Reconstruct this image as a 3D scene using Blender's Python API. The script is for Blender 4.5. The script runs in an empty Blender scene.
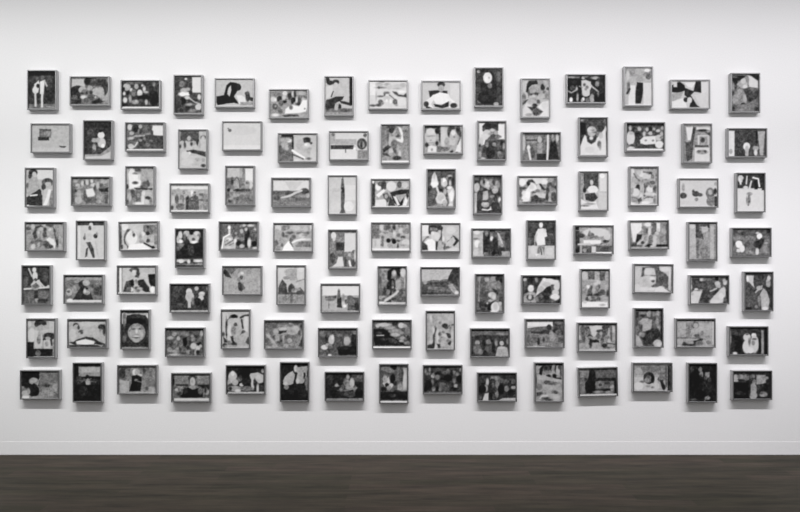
import bpy, math
import numpy as np

scene = bpy.context.scene
COL = scene.collection
vs = scene.view_settings
vs.view_transform = 'Standard'
vs.look = 'None'
vs.gamma = 1.0
vs.exposure = 0.0
vs.use_curve_mapping = False

# ------------------------------------------------------------------ measures
DIST = 6.24          # camera to wall, metres
FOCAL = 780.0        # focal length in pixels of the 800 px wide picture
EYE = 1.592          # camera height
DEPTH = 0.048        # how far a frame stands off the wall
FRONT = DIST - DEPTH
FW, FH = 0.3150, 0.2330    # long and short side of a frame
RIM = 0.0092
RECESS = 0.010
GRP = 'grey box frames holding black and white photographs on the white wall'


# ------------------------------------------------------------------ helpers
def link(name, mesh, parent=None, mat=None):
    o = bpy.data.objects.new(name, mesh)
    COL.objects.link(o)
    if parent:
        o.parent = parent
    if mat and mesh and not mesh.materials:
        mesh.materials.append(mat)
    return o


def box_mesh(name, x0, x1, y0, y1, z0, z1, bevel=0.0):
    import bmesh
    bm = bmesh.new()
    v = [bm.verts.new(p) for p in ((x0, y0, z0), (x1, y0, z0), (x1, y1, z0), (x0, y1, z0),
                                   (x0, y0, z1), (x1, y0, z1), (x1, y1, z1), (x0, y1, z1))]
    for f in ((0, 3, 2, 1), (4, 5, 6, 7), (0, 1, 5, 4), (1, 2, 6, 5), (2, 3, 7, 6), (3, 0, 4, 7)):
        bm.faces.new([v[i] for i in f])
    if bevel:
        bmesh.ops.bevel(bm, geom=list(bm.edges), offset=bevel, segments=2, affect='EDGES', profile=0.5)
    me = bpy.data.meshes.new(name)
    bm.to_mesh(me)
    bm.free()
    return me


def new_mat(name):
    m = bpy.data.materials.new(name)
    m.use_nodes = True
    nt = m.node_tree
    return m, nt, nt.nodes['Principled BSDF']


# ------------------------------------------------------------------ materials
def wall_material():
    m, nt, b = new_mat('white_wall_paint')
    tc = nt.nodes.new('ShaderNodeTexCoord')
    n = nt.nodes.new('ShaderNodeTexNoise')
    n.inputs['Scale'].default_value = 130
    n.inputs['Detail'].default_value = 3
    r = nt.nodes.new('ShaderNodeValToRGB')
    r.color_ramp.elements[0].position = 0.35
    r.color_ramp.elements[0].color = (0.785, 0.782, 0.785, 1)
    r.color_ramp.elements[1].position = 0.65
    r.color_ramp.elements[1].color = (0.835, 0.830, 0.833, 1)
    bp = nt.nodes.new('ShaderNodeBump')
    bp.inputs['Strength'].default_value = 0.08
    bp.inputs['Distance'].default_value = 0.002
    nt.links.new(tc.outputs['Object'], n.inputs['Vector'])
    nt.links.new(n.outputs['Fac'], r.inputs['Fac'])
    nt.links.new(n.outputs['Fac'], bp.inputs['Height'])
    nt.links.new(r.outputs['Color'], b.inputs['Base Color'])
    nt.links.new(bp.outputs['Normal'], b.inputs['Normal'])
    b.inputs['Roughness'].default_value = 0.85
    b.inputs['Specular IOR Level'].default_value = 0.15
    return m


def trim_material():
    m, nt, b = new_mat('white_trim_paint')
    n = nt.nodes.new('ShaderNodeTexNoise')
    n.inputs['Scale'].default_value = 40
    r = nt.nodes.new('ShaderNodeValToRGB')
    r.color_ramp.elements[0].color = (0.79, 0.785, 0.79, 1)
    r.color_ramp.elements[1].color = (0.84, 0.835, 0.84, 1)
    tc = nt.nodes.new('ShaderNodeTexCoord')
    nt.links.new(tc.outputs['Object'], n.inputs['Vector'])
    nt.links.new(n.outputs['Fac'], r.inputs['Fac'])
    nt.links.new(r.outputs['Color'], b.inputs['Base Color'])
    b.inputs['Roughness'].default_value = 0.6
    b.inputs['Specular IOR Level'].default_value = 0.2
    return m


def floor_material():
    m, nt, b = new_mat('dark_plank_floor')
    L = nt.links.new
    tc = nt.nodes.new('ShaderNodeTexCoord')
    br = nt.nodes.new('ShaderNodeTexBrick')
    br.inputs['Scale'].default_value = 1.0
    br.inputs['Brick Width'].default_value = 0.95
    br.inputs['Row Height'].default_value = 0.115
    br.inputs['Mortar Size'].default_value = 0.0012
    br.inputs['Color1'].default_value = (0.0, 0.0, 0.0, 1)
    br.inputs['Color2'].default_value = (1, 1, 1, 1)
    br.inputs['Mortar'].default_value = (0.1, 0.1, 0.1, 1)
    br.offset = 0.37
    L(tc.outputs['Object'], br.inputs['Vector'])
    ramp = nt.nodes.new('ShaderNodeValToRGB')
    cr = ramp.color_ramp
    cr.elements[0].position = 0.0
    cr.elements[0].color = FLOOR_A
    cr.elements[1].position = 1.0
    cr.elements[1].color = FLOOR_C
    e = cr.elements.new(0.5)
    e.color = FLOOR_B
    L(br.outputs['Color'], ramp.inputs['Fac'])
    mp = nt.nodes.new('ShaderNodeMapping')
    mp.inputs['Scale'].default_value = (1.3, 9, 1)
    L(tc.outputs['Object'], mp.inputs['Vector'])
    n = nt.nodes.new('ShaderNodeTexNoise')
    n.inputs['Scale'].default_value = 1.6
    n.inputs['Detail'].default_value = 5
    n.inputs['Roughness'].default_value = 0.65
    L(mp.outputs['Vector'], n.inputs['Vector'])
    r2 = nt.nodes.new('ShaderNodeValToRGB')
    r2.color_ramp.elements[0].position = 0.3
    r2.color_ramp.elements[0].color = (0.5, 0.5, 0.5, 1)
    r2.color_ramp.elements[1].position = 0.72
    r2.color_ramp.elements[1].color = (1.6, 1.55, 1.5, 1)
    L(n.outputs['Fac'], r2.inputs['Fac'])
    mx = nt.nodes.new('ShaderNodeMix')
    mx.data_type = 'RGBA'
    mx.blend_type = 'MULTIPLY'
    mx.inputs['Factor'].default_value = 1.0
    L(ramp.outputs['Color'], mx.inputs['A'])
    L(r2.outputs['Color'], mx.inputs['B'])
    L(mx.outputs['Result'], b.inputs['Base Color'])
    bp = nt.nodes.new('ShaderNodeBump')
    bp.inputs['Strength'].default_value = 0.15
    bp.inputs['Distance'].default_value = 0.002
    L(n.outputs['Fac'], bp.inputs['Height'])
    L(bp.outputs['Normal'], b.inputs['Normal'])
    b.inputs['Roughness'].default_value = 0.6
    b.inputs['Specular IOR Level'].default_value = 0.12
    return m


def frame_material(name, tone_a, tone_b):
    m, nt, b = new_mat(name)
    L = nt.links.new
    tc = nt.nodes.new('ShaderNodeTexCoord')
    n = nt.nodes.new('ShaderNodeTexNoise')
    n.inputs['Scale'].default_value = 60
    L(tc.outputs['Object'], n.inputs['Vector'])
    r = nt.nodes.new('ShaderNodeValToRGB')
    r.color_ramp.elements[0].color = tone_a
    r.color_ramp.elements[1].color = tone_b
    L(n.outputs['Fac'], r.inputs['Fac'])
    L(r.outputs['Color'], b.inputs['Base Color'])
    b.inputs['Roughness'].default_value = 0.5
    b.inputs['Metallic'].default_value = 1.0
    b.inputs['Specular IOR Level'].default_value = 0.3
    return m


def print_material():
    m, nt, b = new_mat('black_and_white_print')
    a = nt.nodes.new('ShaderNodeAttribute')
    a.attribute_name = 'tone'
    nt.links.new(a.outputs['Color'], b.inputs['Base Color'])
    b.inputs['Roughness'].default_value = 0.55
    b.inputs['Specular IOR Level'].default_value = 0.1
    return m


FLOOR_A = (0.025, 0.0225, 0.015, 1)
FLOOR_B = (0.031, 0.0265, 0.019, 1)
FLOOR_C = (0.040, 0.031, 0.024, 1)
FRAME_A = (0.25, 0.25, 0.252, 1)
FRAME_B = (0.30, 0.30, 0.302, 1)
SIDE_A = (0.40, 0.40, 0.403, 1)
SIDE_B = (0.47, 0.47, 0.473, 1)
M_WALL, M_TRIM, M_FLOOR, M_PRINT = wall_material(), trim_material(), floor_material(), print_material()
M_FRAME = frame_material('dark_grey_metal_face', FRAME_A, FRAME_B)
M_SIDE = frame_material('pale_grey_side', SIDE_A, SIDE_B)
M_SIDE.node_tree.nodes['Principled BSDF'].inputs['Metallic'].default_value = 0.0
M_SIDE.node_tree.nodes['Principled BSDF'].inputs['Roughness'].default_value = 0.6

# ------------------------------------------------------------------ the room
wall = link('wall_back', box_mesh('wall_back', -7.5, 7.5, 0.0, 0.15, 0.0, 4.7), mat=M_WALL)
wall['kind'] = 'structure'
floor = link('floor', box_mesh('floor', -7.5, 7.5, -9.5, 0.15, -0.12, 0.0), mat=M_FLOOR)
floor['kind'] = 'structure'
base = link('baseboard_back', box_mesh('baseboard_back', -7.5, 7.5, -0.0016, 0.0, 0.003, 0.106, 0.0006), mat=M_TRIM)
base['kind'] = 'structure'


# ------------------------------------------------------------------ frames
def frame_mesh(name, w, h):
    """Box frame: outer sides, slightly rounded front rim, inner lip, backing. Origin at the centre of its back."""
    def ring(dx, y):
        a, c = w / 2 - dx, h / 2 - dx
        return [(-a, y, -c), (a, y, -c), (a, y, c), (-a, y, c)]
    rings = [ring(0.0, 0.0), ring(0.0, -DEPTH + 0.0012), ring(0.0012, -DEPTH),
             ring(RIM - 0.001, -DEPTH), ring(RIM, -DEPTH + 0.001), ring(RIM, -DEPTH + RECESS + 0.002)]
    verts = [p for r in rings for p in r]
    faces = []
    for k in range(len(rings) - 1):
        for i in range(4):
            j = (i + 1) % 4
            faces.append((4 * k + i, 4 * k + j, 4 * k + 4 + j, 4 * k + 4 + i))
    faces.append((0, 3, 2, 1))
    q = 4 * (len(rings) - 1)
    faces.append((q, q + 1, q + 2, q + 3))
    me = bpy.data.meshes.new(name)
    me.from_pydata(verts, [], faces)
    me.validate()
    import bmesh
    bm = bmesh.new()
    bm.from_mesh(me)
    bmesh.ops.recalc_face_normals(bm, faces=bm.faces)
    bm.to_mesh(me)
    bm.free()
    me.materials.append(M_FRAME)
    me.materials.append(M_SIDE)
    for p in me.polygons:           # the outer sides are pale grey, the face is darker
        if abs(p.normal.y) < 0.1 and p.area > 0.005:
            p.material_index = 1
    return me


FRAME = {'L': frame_mesh('frame_landscape', FW, FH), 'P': frame_mesh('frame_portrait', FH, FW)}
PX8 = FRONT / FOCAL / 8.0          # metres per drawing unit (an eighth of a picture pixel)


def lin(g):
    c = np.asarray(g, dtype=float) / 255.0
    return np.where(c <= 0.04045, c / 12.92, ((c + 0.055) / 1.055) ** 2.4)


def seg_dist(X, Y, a, b):
    ax, ay = a
    bx, by = b
    dx, dy = bx - ax, by - ay
    t = np.clip(((X - ax) * dx + (Y - ay) * dy) / (dx * dx + dy * dy + 1e-9), 0, 1)
    return np.hypot(X - ax - t * dx, Y - ay - t * dy)


def poly_sdf(X, Y, pts):
    d = np.full(X.shape, 1e9)
    ins = np.zeros(X.shape, bool)
    for i in range(len(pts)):
        a, b = pts[i], pts[(i + 1) % len(pts)]
        d = np.minimum(d, seg_dist(X, Y, a, b))
        if a[1] != b[1]:
            c = (a[1] > Y) != (b[1] > Y)
            ins ^= c & (X < (b[0] - a[0]) * (Y - a[1]) / (b[1] - a[1]) + a[0])
    return np.where(ins, -d, d)


def picture(spec, X, Y, seed, ox, oy):
    """The tones of one black and white photograph, drawn from soft-edged shapes."""
    tone = None
    soft = 6.0
    X0, Y0 = X, Y
    for tok in spec.split(';'):
        k, body = tok[0], tok[1:]
        if k == '~':        # this one is drawn at another origin and scale
            sx, sy, sc = (float(s) for s in body.split(','))
            X, Y = (X / 8 + ox - sx) * sc, (Y / 8 + oy - sy) * sc
            soft = 0.9 * sc
            continue
        if k == 'b':
            tone = np.full(X.shape, float(body))
            continue
        if k in 'er':
            v = [float(s) for s in body.split(',')]
            g = v[4]
            if k == 'e':
                rx, ry = max(v[2], 6), max(v[3], 6)
                q = np.hypot((X - v[0]) / rx, (Y - v[1]) / ry)
                d = (q - 1) * min(rx, ry)
            else:
                d = np.maximum(np.abs(X - (v[0] + v[2]) / 2) - abs(v[2] - v[0]) / 2,
                               np.abs(Y - (v[1] + v[3]) / 2) - abs(v[3] - v[1]) / 2)
        else:
            f = body.split(' ')
            pts = [tuple(float(s) for s in p.split(',')) for p in f[1:]]
            if k == 'p':
                g = float(f[0])
                d = poly_sdf(X, Y, pts)
            else:
                w, g = (float(s) for s in f[0].split(','))
                d = np.full(X.shape, 1e9)
                for a, b in zip(pts[:-1], pts[1:]):
                    d = np.minimum(d, seg_dist(X, Y, a, b))
                d = d - w / 2
        m = np.clip(0.5 - d / (2 * soft), 0, 1)
        m = m * m * (3 - 2 * m)
        tone = tone * (1 - m) + g * m
    X, Y = X0, Y0
    tone = 100 + (tone - 100) * 1.08
    rng = np.random.RandomState(seed)
    for cell, amp in ((9.0, 34.0), (16.0, 36.0), (40.0, 22.0)):     # grain and detail too small to draw
        gx, gy = (X - X.min()) / cell, (Y - Y.min()) / cell
        lat = rng.rand(int(gy.max()) + 2, int(gx.max()) + 2) - 0.5
        ix, iy = gx.astype(int), gy.astype(int)
        fx, fy = gx - ix, gy - iy
        fx, fy = fx * fx * (3 - 2 * fx), fy * fy * (3 - 2 * fy)
        n = ((lat[iy, ix] * (1 - fx) + lat[iy, ix + 1] * fx) * (1 - fy)
             + (lat[iy + 1, ix] * (1 - fx) + lat[iy + 1, ix + 1] * fx) * fy)
        tone = tone + n * amp * np.clip(1.5 - np.abs(tone - 100) / 75, 0.15, 1)
    return np.clip(tone, 12, 250)


def print_mesh(name, w, h, spec, cx8, cy8, seed, ox, oy):
    iw, ih = w - 2 * RIM + 0.001, h - 2 * RIM + 0.001
    nx, ny = int(round(iw / 0.0040)) + 1, int(round(ih / 0.0040)) + 1
    xs, zs = np.linspace(-iw / 2, iw / 2, nx), np.linspace(ih / 2, -ih / 2, ny)
    GX, GZ = np.meshgrid(xs, zs)
    tone = picture(spec, GX / PX8 + cx8, -GZ / PX8 + cy8, seed, ox, oy)
    alb = np.clip(lin(tone) * PRINT_GAIN, 0.008, 0.84).ravel()
    v = np.stack([GX.ravel(), np.zeros(nx * ny), GZ.ravel()], 1)
    idx = np.arange(nx * ny).reshape(ny, nx)
    f = np.stack([idx[1:, :-1], idx[1:, 1:], idx[:-1, 1:], idx[:-1, :-1]], -1).reshape(-1, 4)
    me = bpy.data.meshes.new(name)
    me.vertices.add(len(v))
    me.vertices.foreach_set('co', v.ravel())
    me.loops.add(f.size)
    me.loops.foreach_set('vertex_index', f.ravel().astype(np.int32))
    me.polygons.add(len(f))
    me.polygons.foreach_set('loop_start', np.arange(0, f.size, 4, dtype=np.int32))
    me.update(calc_edges=True)
    at = me.attributes.new('tone', 'FLOAT_COLOR', 'POINT')
    rgba = np.stack([alb, alb * 0.992, alb * 0.985, np.ones_like(alb)], 1)
    at.data.foreach_set('color', rgba.ravel().astype(np.float32))
    me.materials.append(M_PRINT)
    return me


PRINT_GAIN = 0.98
ORD = ['first', 'second', 'third', 'fourth', 'fifth', 'sixth', 'seventh', 'eighth', 'ninth', 'tenth',
       'eleventh', 'twelfth', 'thirteenth', 'fourteenth', 'last']
ROWS = ['top row', 'second row', 'third row', 'middle row', 'fifth row', 'sixth row', 'bottom row']
TILT = {(4, 12): 0.7, (6, 11): -1.4, (3, 2): -1.0, (3, 12): -0.5, (0, 5): 0.0}

HIGH_W, LOW_W, FILL = 66.0, 118.0, 0.48


def mix_color(x):
    """Lamps of slightly different whites along the track."""
    t = max(0.0, min(1.0, (x + 4.2) / 8.4))
    return (0.985 + 0.015 * (1 - abs(2 * t - 1)), 0.995 - 0.025 * t, 0.985 + 0.02 * t)


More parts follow.
